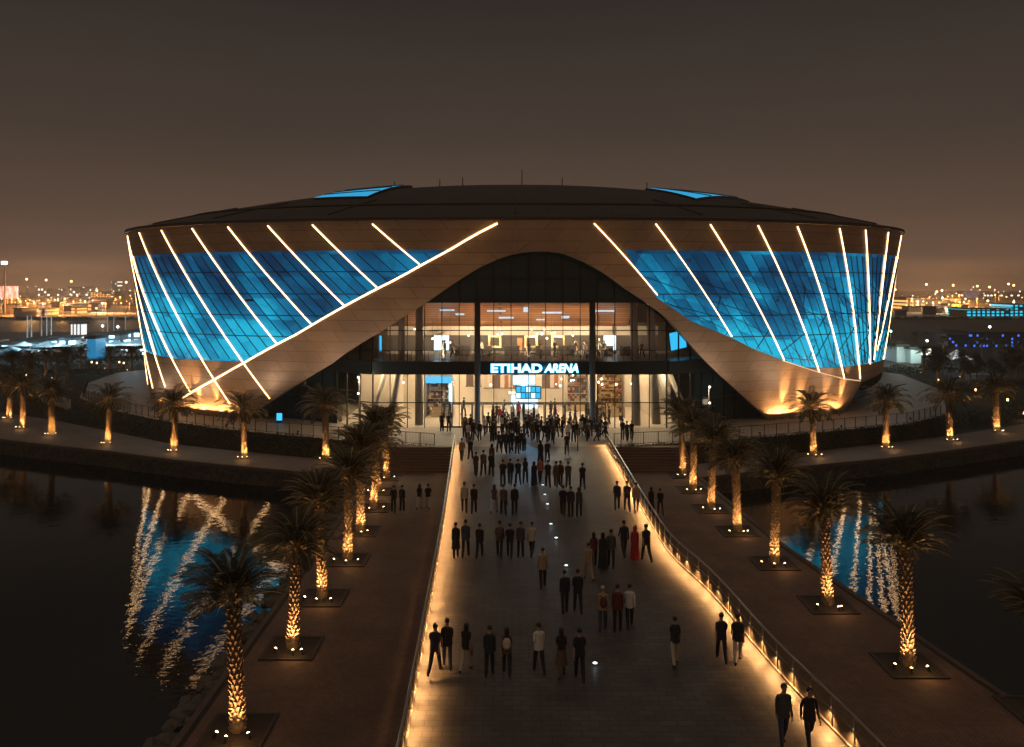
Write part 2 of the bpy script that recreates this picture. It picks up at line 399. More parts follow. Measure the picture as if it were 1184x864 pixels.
def tL(u):                                   # lower edge of the blue glass
    if u < ul_end:
        base = float(np.interp(u, [p[0] for p in llo], [p[1] for p in llo]))
        dg = float(np.interp(u, dU, dT)) if u >= dU[0] else 0.0
        return min(TU, max(base, dg))
    if u > ur_start: return min(TU, float(np.interp(u, lu, lt)))
    return TU
cols = np.unique(np.concatenate([np.linspace(-PI, PI, 900), au, ru, dU, lu, [ul_end, ur_start], [p[0] for p in llo]]))

# bars of light (top, bottom) in photo pixels on the shell
bars_px = [((143.7,275.5),(191.4,447.5)), ((147.5,271),(220.7,454)), ((160.8,267),(266,467)), ((186.6,265.7),(312,461)), ((222,263.4),(320,397.5)),
           ((263.3,261.5),(360,375)), ((309.5,260.5),(399,354.5)), ((361,259),(437,333.5)), ((430.5,258.5),(485,305.5)),
           ((687,259),(760,341)), ((758,261),(846,389)), ((821,262.5),(906.5,416)), ((876,264),(947,430)), ((921.5,265.4),(976,437.5)), ((970,268),(994.5,438)),
           ((1000,270.5),(1006,421)), ((1026,275),(1010.5,416)), ((1041,279),(1014,405))]
bars = []
for a, b_ in bars_px:
    ua, ub = uv_at(*a), uv_at(*b_)
    bars.append((ua[0], 0.985, ub[0], ub[1]))
# those going on round behind, spaced like their neighbours
for k in range(1, 6): bars.append((bars[0][0] - 0.14*k, 0.985, bars[0][2] - 0.14*k, 0.1))
for k in range(1, 6): bars.append((bars[17][0] + 0.14*k, 0.985, bars[17][2] + 0.14*k, RLOWT))
def bar_u(bar, t):
    ua, ta, ub, tb = bar; return ua + (ub - ua) * (ta - t) / (ta - tb)
LB = [bars[i] for i in (22, 21, 20, 19, 18)] + bars[0:9]
RB = bars[9:18] + bars[23:28]

arena = empty('arena', (XC, YC, 0), 'huge bowl shaped arena with blue lit glass, bronze cladding and an arched glass entrance', 'arena')
AO = Vector(arena.location)
def aloc(p): return Vector(p) - AO
m_clad, nt, b = nodes('bronze_cladding'); L = nt.links
uvn = N(nt, 'ShaderNodeUVMap', uv_map='UVMap')
br = N(nt, 'ShaderNodeTexBrick', offset=0.37)
for k, v in (('Scale', 1), ('Brick Width', 3.1), ('Row Height', 1.05), ('Mortar Size', 0.022), ('Mortar Smooth', 0.2), ('Bias', 0)): br.inputs[k].default_value = v
br.inputs['Color1'].default_value = (0.45, 0.325, 0.235, 1); br.inputs['Color2'].default_value = (0.385, 0.275, 0.20, 1); br.inputs['Mortar'].default_value = (0.13, 0.085, 0.06, 1)
L.new(uvn.outputs[0], br.inputs['Vector'])
nz = N(nt, 'ShaderNodeTexNoise', Scale=0.5, Detail=6.0, Roughness=0.6); tc = N(nt, 'ShaderNodeTexCoord'); L.new(tc.outputs['Object'], nz.inputs['Vector'])
mr = N(nt, 'ShaderNodeMapRange'); mr.inputs[3].default_value = 0.75; mr.inputs[4].default_value = 1.2; L.new(nz.outputs['Fac'], mr.inputs[0])
mx = N(nt, 'ShaderNodeMix', data_type='RGBA', blend_type='MULTIPLY'); mx.inputs[0].default_value = 1
L.new(br.outputs['Color'], mx.inputs[6]); L.new(mr.outputs[0], mx.inputs[7]); L.new(mx.outputs[2], b.inputs['Base Color'])
b.inputs['Metallic'].default_value = 0.35; b.inputs['Roughness'].default_value = 0.42
bp = N(nt, 'ShaderNodeBump', Strength=0.35, Distance=0.03); bp.invert = True; L.new(br.outputs['Fac'], bp.inputs['Height']); L.new(bp.outputs['Normal'], b.inputs['Normal'])

def strip_mesh(name, segs, mat, parent, uvf, o=0.0, smooth=True):
    """segs: list of (u, t0, t1, rows) columns, None breaks the strip"""
    vs, fs, uv = [], [], []
    prev = None
    for sgm in segs:
        if sgm is None: prev = None; continue
        u, t0, t1, n = sgm; st = len(vs)
        for k in range(n+1):
            t = t0 + (t1-t0)*k/n; vs.append(SP(u, t, o) - AO); uv.append(uvf(u, t))
        if prev is not None:
            for k in range(n): fs.append((prev+k, st+k, st+k+1, prev+k+1))
        prev = st
    me = bpy.data.meshes.new(name); me.from_pydata([tuple(v) for v in vs], [], fs); me.materials.append(mat)
    ul = me.uv_layers.new(name='UVMap')
    for lp in me.loops: ul.data[lp.index].uv = uv[lp.vertex_index]
    me.polygons.foreach_set('use_smooth', [smooth]*len(me.polygons))
    return link(name, me, parent)
ARCL = {}
def arcl(u): return u * 42.0
sl = lambda u, t: (arcl(u) + 0.62 * ZR * t * (1 if u < 0 else -1), ZR * t)
up, lowc, glL, glR = [], [], [], []
for u in cols:
    u = float(u); a = tA(u); l = tL(u)
    up.append((u, max(TU, a), 1.0, 8))
    low_top = l; lowc.append((u, min(a, low_top - 1e-4), low_top, 24))
strip_mesh('upper_cladding', up, m_clad, arena, sl)
strip_mesh('lower_cladding', lowc, m_clad, arena, sl)
gl = []
def wcoord(bs, u, t):
    us = [bar_u(b_, t) for b_ in bs]
    order = np.argsort(us); us = np.array(us)[order]
    return float(np.interp(u, us, np.arange(len(us))))
uvL = lambda u, t: (wcoord(LB, u, t), t * ZR / 2.09)
uvR = lambda u, t: (wcoord(RB, u, t) + 40, t * ZR / 2.09)
segL = [(float(u), tL(float(u)), TU, 16) for u in cols if u <= ul_end + 1e-9]
segR = [(float(u), tL(float(u)), TU, 16) for u in cols if u >= ur_start - 1e-9]
def blue_glass(name, sub, facet):
    m, nt, b = nodes(name); L = nt.links
    uvn = N(nt, 'ShaderNodeUVMap', uv_map='UVMap')
    sc = N(nt, 'ShaderNodeVectorMath', operation='MULTIPLY'); sc.inputs[1].default_value = (sub, 1, 1); L.new(uvn.outputs[0], sc.inputs[0])
    fl = N(nt, 'ShaderNodeVectorMath', operation='FLOOR'); L.new(sc.outputs[0], fl.inputs[0])
    wn = N(nt, 'ShaderNodeTexWhiteNoise', noise_dimensions='3D'); L.new(fl.outputs[0], wn.inputs['Vector'])
    tc = N(nt, 'ShaderNodeTexCoord')
    n1 = N(nt, 'ShaderNodeTexNoise', Scale=0.13, Detail=1.0, Roughness=0.5, Distortion=0.3); L.new(tc.outputs['Object'], n1.inputs['Vector'])
    vo = N(nt, 'ShaderNodeTexVoronoi', Scale=1.15, feature='F1'); mp = N(nt, 'ShaderNodeVectorMath', operation='MULTIPLY'); mp.inputs[1].default_value = (1.5, 0.8, 1)
    L.new(uvn.outputs[0], mp.inputs[0]); L.new(mp.outputs[0], vo.inputs['Vector'])
    svo = N(nt, 'ShaderNodeSeparateColor'); L.new(vo.outputs['Color'], svo.inputs[0])
    se = N(nt, 'ShaderNodeSeparateXYZ'); L.new(uvn.outputs[0], se.inputs[0])
    # uneven backlight painted into the emission, brighter towards the bottom of the wall
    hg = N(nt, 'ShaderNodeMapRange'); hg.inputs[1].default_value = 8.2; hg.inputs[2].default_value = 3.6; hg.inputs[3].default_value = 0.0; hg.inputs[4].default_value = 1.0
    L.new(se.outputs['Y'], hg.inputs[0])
    def mul(a, b_):
        n = N(nt, 'ShaderNodeMath', operation='MULTIPLY')
        for i, v in enumerate((a, b_)):
            if isinstance(v, float): n.inputs[i].default_value = v
            else: L.new(v, n.inputs[i])
        return n.outputs[0]
    def add(a, b_):
        n = N(nt, 'ShaderNodeMath', operation='ADD')
        for i, v in enumerate((a, b_)):
            if isinstance(v, float): n.inputs[i].default_value = v
            else: L.new(v, n.inputs[i])
        return n.outputs[0]
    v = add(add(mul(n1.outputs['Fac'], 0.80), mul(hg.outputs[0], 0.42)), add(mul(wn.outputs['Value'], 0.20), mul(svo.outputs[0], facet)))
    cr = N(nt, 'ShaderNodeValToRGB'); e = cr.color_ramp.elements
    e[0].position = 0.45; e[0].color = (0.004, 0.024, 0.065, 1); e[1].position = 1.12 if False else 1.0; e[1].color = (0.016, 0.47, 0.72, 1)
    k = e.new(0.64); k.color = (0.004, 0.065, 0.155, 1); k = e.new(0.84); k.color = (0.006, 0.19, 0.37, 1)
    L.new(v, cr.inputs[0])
    # etched branching figure in the film of the glass
    ve = N(nt, 'ShaderNodeTexVoronoi', Scale=0.16, feature='DISTANCE_TO_EDGE'); nd = N(nt, 'ShaderNodeTexNoise', Scale=0.5, Detail=3.0)
    L.new(tc.outputs['Object'], nd.inputs['Vector']); av = N(nt, 'ShaderNodeMix', data_type='VECTOR'); av.inputs[0].default_value = 0.75
    sc2 = N(nt, 'ShaderNodeVectorMath', operation='MULTIPLY'); sc2.inputs[1].default_value = (9, 9, 9); L.new(nd.outputs['Color'], sc2.inputs[0])
    ad2 = N(nt, 'ShaderNodeVectorMath', operation='ADD'); L.new(tc.outputs['Object'], ad2.inputs[0]); L.new(sc2.outputs[0], ad2.inputs[1]); L.new(ad2.outputs[0], ve.inputs['Vector'])
    er = N(nt, 'ShaderNodeMapRange'); er.inputs[1].default_value = 0.01; er.inputs[2].default_value = 0.05; er.inputs[3].default_value = 0.80; er.inputs[4].default_value = 1.0
    L.new(ve.outputs['Distance'], er.inputs[0])
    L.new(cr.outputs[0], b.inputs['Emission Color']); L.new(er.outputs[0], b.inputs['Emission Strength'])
    b.inputs['Base Color'].default_value = (0.01, 0.02, 0.035, 1); b.inputs['Roughness'].default_value = 0.12; b.inputs['Specular IOR Level'].default_value = 0.6
    return m
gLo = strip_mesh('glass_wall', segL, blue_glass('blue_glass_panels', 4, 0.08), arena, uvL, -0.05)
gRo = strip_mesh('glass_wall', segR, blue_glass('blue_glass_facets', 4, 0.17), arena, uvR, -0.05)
m_lin = plain('inner_lining', (0.02, 0.024, 0.03), 0.8)
for sg in (segL, segR):
    strip_mesh('inner_lining', [(u, max(.02, t0 - .04), min(.99, t1 + .03), 6) for u, t0, t1, n in sg[::3] + [sg[-1]]], m_lin, arena, sl, -0.9)
gLo['label'] = 'blue lit glass wall of slanted panes, left of the entrance'
gRo['label'] = 'blue lit glass wall of faceted panes, right of the entrance'

def ribbon_on_shell(g, pts, wid, o0, o1, mi=0):
    P = [SP(u, t) for u, t in pts]; NN = [SN(u, t) for u, t in pts]; vs = []
    n = len(P)
    for i in range(n):
        T = (P[min(i+1, n-1)] - P[max(i-1, 0)]).normalized(); sd_ = T.cross(NN[i]).normalized() * wid / 2
        a, b_ = P[i] + NN[i]*o0 - AO, P[i] + NN[i]*o1 - AO
        vs += [a - sd_, a + sd_, b_ + sd_, b_ - sd_]
    fs = [(0,1,2,3), tuple(4*(n-1)+k for k in (3,2,1,0))]
    for i in range(n-1):
        for k in range(4): fs.append((4*i+k, 4*i+4+k, 4*i+4+(k+1) % 4, 4*i+(k+1) % 4))
    g.add(vs, fs, mi)
def line(u0, t0, u1, t1, n=10): return [(u0+(u1-u0)*k/n, t0+(t1-t0)*k/n) for k in range(n+1)]
m_bar = glow('warm_led', (1.0, 0.57, 0.25), 6.5)
for (ua, ta, ub, tb) in bars:
    g = MB(); ribbon_on_shell(g, line(ua, ta, ub, tb, 14), 0.085, -0.02, 0.07); g.build('light_strip', m_bar, arena)
g = MB(); ribbon_on_shell(g, [(float(np.interp(t, dT, dU)), t) for t in np.linspace(dT[0], 0.985, 26)], 0.135, -0.02, 0.09)
o = g.build('light_strip', m_bar, arena); o['label'] = 'longest light strip, a single diagonal crossing all the others'
# thin lit edge along the foot of the right glass
eu, et = curve([(905,417),(945,430),(976,438),(994.5,440.5),(1003,428),(1010,415)])
g = MB(); ribbon_on_shell(g, list(zip(eu[:4], et[:4])), 0.07, 0.0, 0.08); g.build('edge_light', glow('edge_led', (1, .6, .3), 1.2), arena)

# mullions: slanting ones between the bars, level ones between storeys, braces on the right
m_mul = plain('black_mullion', (0.006, 0.009, 0.013), 0.5)
def clip(pts, lo_side):
    outl, cur = [], []
    for (u, t) in pts:
        ok = tL(u) + 0.002 < t < TU and (u < ul_end if lo_side else u > ur_start)
        if ok: cur.append((u, t))
        else:
            if len(cur) > 1: outl.append(cur)
            cur = []
    if len(cur) > 1: outl.append(cur)
    return outl
for side, bs, parent in ((True, LB, gLo), (False, RB, gRo)):
    g = MB(); bs = sorted(bs, key=lambda q: bar_u(q, .7))
    for i in range(len(bs)-1):
        nsub = 4
        for k in range(1, nsub):
            f = k / nsub
            pts = [(bar_u(bs[i], t)*(1-f) + bar_u(bs[i+1], t)*f, t) for t in np.linspace(0.2, TU, 50)]
            for c_ in clip(pts, side): ribbon_on_shell(g, c_[::4] + [c_[-1]], 0.05, -0.06, 0.03)
    e0 = bs[-1] if side else bs[0]
    for f in (1, 2, 3, 4, 5, 6):
        pts = [(bar_u(e0, t) + (0.03 if side else -0.03) * f, t) for t in np.linspace(0.2, TU, 50)]
        for c_ in clip(pts, side): ribbon_on_shell(g, c_[::4] + [c_[-1]], 0.05, -0.06, 0.03)
    for z in (15.1, 13.0, 10.9, 8.8):
        rng = np.linspace(-PI, ul_end, 400) if side else np.linspace(ur_start, PI, 400)
        for c_ in clip([(float(u), z/ZR) for u in rng], side): ribbon_on_shell(g, c_[::2] + [c_[-1]], 0.06, -0.06, 0.04)
    if not side:
        rn = random.Random(5)
        for i in range(len(bs)-1):
            for k, (t0, t1) in enumerate(((0.34, 0.46), (0.46, 0.60), (0.60, 0.52), (0.28, 0.36), (0.72, 0.62))):
                f0, f1 = (0, 1) if k % 2 == 0 else (1, 0)
                t0 += rn.uniform(-.03, .03); t1 += rn.uniform(-.03, .03)
                A = (bar_u(bs[i+f0], t0), t0); B = (bar_u(bs[i+f1], t1), t1)
                for c_ in clip(line(*A, *B, 24), side): ribbon_on_shell(g, c_[::3] + [c_[-1]], 0.05, -0.06, 0.03)
            for k in range(4):
                t0 = rn.uniform(.25, .7); f = rn.random(); u0 = bar_u(bs[i], t0)*(1-f) + bar_u(bs[i+1], t0)*f
                t1 = t0 - rn.uniform(.06, .14); f2 = f + rn.uniform(-.5, .5); u1 = bar_u(bs[i], t1)*(1-f2) + bar_u(bs[i+1], t1)*f2
                for c_ in clip(line(u0, t0, u1, t1, 20), side): ribbon_on_shell(g, c_[::3] + [c_[-1]], 0.05, -0.06, 0.03)
    g.build('mullions', m_mul, parent)

# arch return and the hook of the right leg
def soffit(us, ts, depth, name, mat):
    g = MB(); vs = []
    for u, t in zip(us, ts):
        p = SP(u, t) - AO; q = SP(u, t, -0.25) + Vector((0, depth, 0)) - AO
        vs += [p, q]
    g.add(vs, [(2*i, 2*i+1, 2*i+3, 2*i+2) for i in range(len(us)-1)])
    return g.build(name, mat, arena, True)
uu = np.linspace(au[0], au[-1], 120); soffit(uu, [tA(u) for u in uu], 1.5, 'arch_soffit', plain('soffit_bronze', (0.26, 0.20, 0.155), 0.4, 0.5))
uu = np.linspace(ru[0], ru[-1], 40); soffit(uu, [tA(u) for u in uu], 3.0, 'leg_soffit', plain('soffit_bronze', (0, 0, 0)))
g = MB()
for sgn in (-1, 1):
    pass
# roof
DH = 6.75
def roofp(r, phi):
    x, y = ring(phi, RIM); zz = ZR + 0.28 + DH * (1 - r**1.8)
    return Vector((XC + (float(x) - XC)*r, YC + (float(y) - YC)*r, zz))
g = MB(); nph, nr = 200, 26; vs = []
for i in range(nr+1):
    for k in range(nph): vs.append(roofp(max(i/nr, 0.004)*1.004, 2*PI*k/nph) - AO)
g.add(vs, [(i*nph+k, (i+1)*nph+k, (i+1)*nph+(k+1) % nph, i*nph+(k+1) % nph) for i in range(nr) for k in range(nph)])
m_roof = paving('roof_membrane', (0.045, 0.036, 0.03), (0.037, 0.03, 0.025), (0.02, 0.016, 0.014), 6, 2.5, 0.75, 0.4, 0, 0.3, 0.06)
roof = g.build('roof', m_roof, arena, True)
g = MB(); vs = []
for k in range(nph):
    x, y = ring(2*PI*k/nph, RIM); p = Vector((float(x), float(y), 0)); c_ = Vector((XC, YC, 0)); d = (p - c_) 
    for s, z in ((1.0, ZR - 0.02), (1.006, ZR + 0.0), (1.006, ZR + 0.30), (0.985, ZR + 0.42)):
        q = c_ + d*s; vs.append((q.x - AO.x, q.y - AO.y, z))
g.add(vs, [(4*k+j, 4*((k+1) % nph)+j, 4*((k+1) % nph)+j+1, 4*k+j+1) for k in range(nph) for j in range(3)])
g.build('roof_fascia', plain('fascia', (0.04, 0.033, 0.028), 0.6), arena)
g = MB()                                      # standing ribs and long raised seams on the roof
for ph in np.linspace(-0.95, 0.95, 7):
    pts = [roofp(r, ph) - AO + Vector((0,0,.06)) for r in np.linspace(0.78, 0.97, 10)]
    g.tube(pts, 0.07, 5)
for r in (0.86,):
    g.tube([roofp(r, ph) - AO + Vector((0,0,.08)) for ph in np.linspace(-1.5, 1.5, 60)], 0.12, 5)
g.build('ribs', plain('roof_rib', (0.03, 0.025, 0.022), 0.7), roof)
rg, pg = np.meshgrid(np.linspace(.2, 1, 240), np.linspace(-1.5, 1.5, 400), indexing='ij')
qx, qy = ring(pg, RIM); qx = XC + (qx - XC)*rg; qy = YC + (qy - YC)*rg; qz = ZR + .28 + DH*(1 - rg**1.8)
QPX, QPY = CX + qx/qy*F, HY + (H - qz)/qy*F
QF = np.gradient(QPY, axis=0) > -0.004
def roof_at(px, py):
    d = (QPX - px)**2 + (QPY - py)**2 + np.where(QF, 0, 1e4); i = np.unravel_index(np.argmin(d), d.shape); return rg[i], pg[i]
for quad in (((362,231.5),(410,222.8),(477,218.5),(425,229.5)), ((746,219.5),(800,223.0),(866,236),(805,232))):
    c4w = [roofp(*roof_at(*q)) for q in quad]; g = MB(); vs = []; n = 12
    for i in range(n+1):
        for k in range(n+1):
            a, b_ = i/n, k/n
            w4 = ((1-a)*(1-b_), (1-a)*b_, a*b_, a*(1-b_)); X = sum(q.x*v for q, v in zip(c4w, w4)); Y = sum(q.y*v for q, v in zip(c4w, w4))
            rr_ = (abs((X-XC)/RIM[0])**2.4 + abs((Y-YC)/RIM[1])**2.4)**(1/2.4)
            vs.append(Vector((X, Y, ZR + .28 + DH*(1 - rr_**1.8) + .25 + .15*b_)) - AO)
    g.add(vs, [(i*(n+1)+k, i*(n+1)+k+1, (i+1)*(n+1)+k+1, (i+1)*(n+1)+k) for i in range(n) for k in range(n)])
    rim_ = [k for k in range(n+1)] + [i*(n+1)+n for i in range(1, n+1)] + [n*(n+1)+k for k in range(n-1, -1, -1)] + [i*(n+1) for i in range(n-1, 0, -1)]
    kb = MB(); kb.add([vs[q] for q in rim_] + [vs[q] - Vector((0,0,.4)) for q in rim_], [(q, (q+1) % len(rim_), len(rim_) + (q+1) % len(rim_), len(rim_) + q) for q in range(len(rim_))])
    sk = g.build('skylight', glow('skylight_blue', (0.02, 0.40, 0.75), 0.9), arena)
    g = MB()
    for k in (3, 6, 9): g.tube([vs[i*(n+1)+k] + Vector((0,0,.05)) for i in range(n+1)], .06, 4)
    g.build('glazing_bars', M_dark, sk); kb.build('upstand', M_dark, sk)
for (px, top, y) in ((603.5, 197, 100), (535, 206, 99), (508.5, 208, 98), (748, 212, 97), (650, 206, 101), (456, 211, 95)):
    p = far(px, top, y); zr = ZR + DH*0.75
    g = MB(); g.tube([Vector((p.x, p.y, zr)) - AO, p - AO], [0.09, 0.05], 6); g.ball(p - AO, 0.08)
    g.build('antenna', M_dark, arena)

# ------------------------------------------------------------------ entrance facade and foyer
YF = 78.0
foot = [(-33, 88.0), (-22, 83.0), (-13.5, YF), (15.0, YF), (23, 83.0), (33, 88.0)]
m_clear, nt, b = nodes('clear_glass'); L = nt.links
tr = N(nt, 'ShaderNodeBsdfTransparent'); tr.inputs[0].default_value = (0.93, 0.95, 0.95, 1)
gs = N(nt, 'ShaderNodeBsdfGlossy', Roughness=0.03); mxs = N(nt, 'ShaderNodeMixShader'); mxs.inputs[0].default_value = 0.07
L.new(tr.outputs[0], mxs.inputs[1]); L.new(gs.outputs[0], mxs.inputs[2]); L.new(mxs.outputs[0], nt.nodes['Material Output'].inputs['Surface'])
m_dkglass = plain('dark_glass', (0.018, 0.045, 0.058), 0.05, 0.0, spec=0.25)
fac = foy = sign = arena; SHELL_PARTS = set(arena.children)
def wall_seg(g, a, b_, z0, z1, th=0.04):
    a, b_ = Vector(a), Vector(b_); d = (b_ - a).normalized(); nrm = Vector((-d.y, d.x)) * th
    g.prism([a, b_, b_ + nrm, a + nrm], z0, z1)
g = MB()
for a, b_ in zip(foot, foot[1:]): wall_seg(g, a, b_, 12.2, 17.6)
for i in (0, 1, 3, 4):
    wall_seg(g, foot[i], foot[i+1], 0, 5.2) if i in (0, 4) else None
wall_seg(g, foot[0], foot[1], 6.5, 12.2); wall_seg(g, foot[4], foot[5], 6.5, 12.2)
wall_seg(g, foot[1], (-17.5, 80.35), 0, 5.2); wall_seg(g, (18.2, 80), foot[4], 0, 5.2)
g.build('dark_glazing', m_dkglass, fac)
g = MB()
wall_seg(g, foot[2], foot[3], 6.5, 12.2); wall_seg(g, foot[1], foot[2], 6.5, 12.2); wall_seg(g, foot[3], foot[4], 6.5, 12.2)
wall_seg(g, foot[2], foot[3], 2.45, 5.2); wall_seg(g, foot[2], (-6.9, YF), 0, 2.45); wall_seg(g, (9.2, YF), foot[3], 0, 2.45)
wall_seg(g, (-17.5, 80.35), foot[2], 0, 5.2); wall_seg(g, foot[3], (18.2, 80), 0, 5.2)
g.build('clear_glazing', m_clear, fac)
g = MB()                                      # fascia band that carries the sign
for a, b_ in zip(foot, foot[1:]):
    a, b_ = Vector(a), Vector(b_); d = (b_ - a).normalized(); nrm = Vector((-d.y, d.x))
    g.prism([a - nrm*.30, b_ - nrm*.30, b_ + nrm*.5, a + nrm*.5], 5.2, 6.46)
g.build('fascia_band', plain('band_panel', (0.012, 0.02, 0.024), 0.3, 0.0, spec=.3), fac)
g = MB()
for a, b_ in zip(foot, foot[1:]):
    a, b_ = Vector(a), Vector(b_); n = max(1, round((b_ - a).length / 1.68)); ang = math.atan2(b_.y-a.y, b_.x-a.x)
    for k in range(n+1):
        p = a.lerp(b_, k/n)
        g.box((p.x, p.y - .03, 8.8), (.07, .16, 17.6), ang)
    for z in (2.45, 9.45, 12.2, 14.4):
        p = a.lerp(b_, .5); g.box((p.x, p.y - .02, z), ((b_-a).length, .12, .09), ang)
g.build('mullions', plain('facade_mullion', (0.012, 0.013, 0.014), 0.4, 0.5), fac)
for x in (-3.33, 7.75):
    g = MB(); g.lathe([(.36, 0), (.36, .25), (.29, .3), (.29, 12.3)], (x, YF - .62, 0), 20); g.build('column', plain('column_grey', (0.10, 0.105, 0.105), 0.5, 0.2), fac, True)
# entrance doors, each with two pull handles
for k in range(16):
    x = -6.85 + k * 1.0
    g = MB(); y = YF - 0.02
    g.bb(x+.01, x+.09, y-.05, y+.05, 0.02, 2.38); g.bb(x+.91, x+.99, y-.05, y+.05, 0.02, 2.38); g.bb(x+.09, x+.91, y-.05, y+.05, 2.26, 2.38); g.bb(x+.09, x+.91, y-.05, y+.05, 0.02, .16)
    d = g.build('door', plain('door_frame', (0.025, 0.018, 0.014), 0.4, 0.4), fac)
    g = MB(); g.bb(x+.09, x+.91, y-.008, y+.008, .16, 2.26); g.build('pane', m_clear, d)
    g = MB(); hx = x + (.16 if k % 2 else .84); g.tube([(hx, y-.1, .8), (hx, y-.1, 1.5)], .018, 6); g.bb(hx-.015, hx+.015, y-.1, y-.05, .84, .87); g.bb(hx-.015, hx+.015, y-.1, y-.05, 1.43, 1.46); g.build('handle', M_steel, d)
# foyer shell
m_cream = plain('cream_wall', (0.66, 0.56, 0.45), 0.7, 0, 0.08, 0.5)
m_foyerdark = plain('foyer_dark_wall', (0.13, 0.11, 0.095), 0.6, 0, 0.3, 1.5)
m_wood, nt, b = nodes('ceiling_wood'); L = nt.links
tc = N(nt, 'ShaderNodeTexCoord'); wv = N(nt, 'ShaderNodeTexBrick', offset=0.4)
for k, v in (('Scale', 1), ('Brick Width', 28.0), ('Row Height', 0.85), ('Mortar Size', 0.10), ('Bias', 0)): wv.inputs[k].default_value = v
wv.inputs['Color1'].default_value = (0.42, 0.175, 0.07, 1); wv.inputs['Color2'].default_value = (0.25, 0.095, 0.035, 1); wv.inputs['Mortar'].default_value = (0.03, 0.013, 0.007, 1)
L.new(tc.outputs['Object'], wv.inputs['Vector']); L.new(wv.outputs['Color'], b.inputs['Base Color']); b.inputs['Roughness'].default_value = 0.5
g = MB(); g.prism([(-17.3, 80.7), (-13.4, YF+.05), (14.9, YF+.05), (18, 80.4), (18, 93), (-17.3, 93)], 0.004, 0.012); g.build('floor', plain('foyer_floor', (0.50, 0.42, 0.34), 0.3, 0, 0.1, 0.8), foy)
g = MB(); g.prism([(-26, 84.6), (-22, 83.6), (-13.3, YF+.6), (14.8, YF+.6), (23, 83.6), (26, 85), (26, 94), (-26, 94)], 5.42, 6.42); g.build('upper_floor', plain('slab_cream', (0.58, 0.5, 0.41), 0.5), foy)
g = MB(); g.bb(-17.3, 18, 91.2, 91.5, 0.012, 5.42); g.bb(-12.6, -12.3, 84, 91.2, 0.012, 5.42); g.bb(14.4, 14.7, 84, 91.2, 0.012, 5.42)
g.build('back_wall', m_cream, foy)
g = MB(); g.bb(-26, 26, 90.6, 91.0, 6.42, 9.6); g.bb(-14, -13.6, 81.5, 90.6, 6.42, 12.2); g.bb(11.0, 11.3, 86.8, 90.6, 6.42, 9.4); g.build('gallery_wall', m_foyerdark, foy)
g = MB(); g.bb(-13.6, 16, 88.0, 88.35, 8.35, 9.35); g.build('bulkhead', m_cream, foy)
# planked sloping ceiling
L_ = math.hypot(9.2, 2.95); mc = MB(); mc.box((0, 0, 0), (27.5, L_, 0.1))
co = mc.build('wood_ceiling', m_wood, foy); co.location = (-1.2, 83.4, 10.85); co.rotation_euler.x = -math.atan2(2.95, 9.2)
g = MB(); g.bb(-26, 26, 78.3, 92, 12.25, 12.5); g.build('ceiling_slab', m_foyerdark, foy)
# luminaires
m_pan = glow('cool_panel', (0.62, 0.80, 1.0), 1.1); m_down = glow('warm_panel', (1.0, 0.74, 0.44), 60.0)
for (x, f, w_, d_) in ((-6.6, .32, 1.5, .35), (-5.4, .48, .9, .5), (-1.6, .35, 1.9, .4), (-.6, .62, 1.6, .5), (1.4, .30, .5, 1.6), (4.1, .42, 2.0, .5), (5.6, .60, .8, .8), (3.0, .7, .9, .35), (9.3, .35, 2.4, .4)):
    y = -L_/2 + (1-f)*L_; q = Vector((x + 1.2, -y, -0.09))
    g = MB(); g.box(q, (w_, d_, 0.06)); g.build('ceiling_light', m_pan, foy).matrix_local = Matrix.Translation(co.location) @ co.rotation_euler.to_matrix().to_4x4()
for x in np.arange(-15.5, 17.5, 2.4):
    for y in (80.3, 83.5, 86.7, 89.5):
        g = MB(); g.box((x, y, 5.39), (1.3, .5, .04)); g.build('downlight', m_down, foy)
m_upl = glow('cove_light', (1.0, 0.72, 0.42), 14.0)
for x in (-7, -4.2, -1.4, 1.4, 4.2, 6.6, 9.6):  # added spots without fittings, brightening the wood ceiling and gallery wall
    lamp('SPOT', (x, 79.6, 6.7), 1300, (1, .74, .46), None, (x, 84.5, 11.2), .3, 120, .9)
    lamp('SPOT', (x + 1, 84.5, 8.3), 420, (1, .76, .5), None, (x + 1, 90.5, 7.4), .3, 120, .9)
for x0 in (-13, -6, 1, 8):
    lamp('SPOT', (x0 + 3, 84.2, 9.0), 420, (1, .74, .46), None, (x0 + 3, 88, 8.8), .3, 130, .9)  # added spot without fitting, lighting the bulkhead
    g = MB(); g.bb(x0 + .3, x0 + 5.9, 88.9, 89.2, 9.2, 9.26); g.build('gallery_light', glow('gallery_light', (1, .78, .52), 16.0), foy)
# pale concrete columns inside, upright and raking
for (a, b_, r) in (((-9.2, 79.6, 0), (-9.2, 79.6, 12), .42), ((12.3, 79.4, 0), (12.0, 79.4, 12), .42), ((14.4, 80.2, 0), (13.7, 79.8, 12), .45), ((16.6, 81.6, 0), (14.9, 81.0, 5.3), .35),
                   ((-12.2, 79.8, 0), (-11.2, 79.8, 5.3), .33), ((-14.2, 81, 0), (-12.6, 80.4, 5.3), .28), ((-11.0, 80.0, 6.42), (-11.0, 80.0, 12.2), .35), ((18.3, 83, 0), (15.9, 82.2, 5.3), .3)):
    g = MB(); g.tube([a, b_], [r, r*.86], 18); g.build('column', plain('foyer_concrete', (.5,.46,.41), .7, 0, .15, 1.0, .1), foy, True)
# balustrade of the gallery
g = MB(); g.bb(-13.2, 14.7, 79.15, 79.2, 7.38, 7.44)
for x in np.arange(-13.2, 14.8, .55): g.bb(x-.015, x+.015, 79.16, 79.19, 6.42, 7.38)
g.build('balustrade', M_dark, foy)

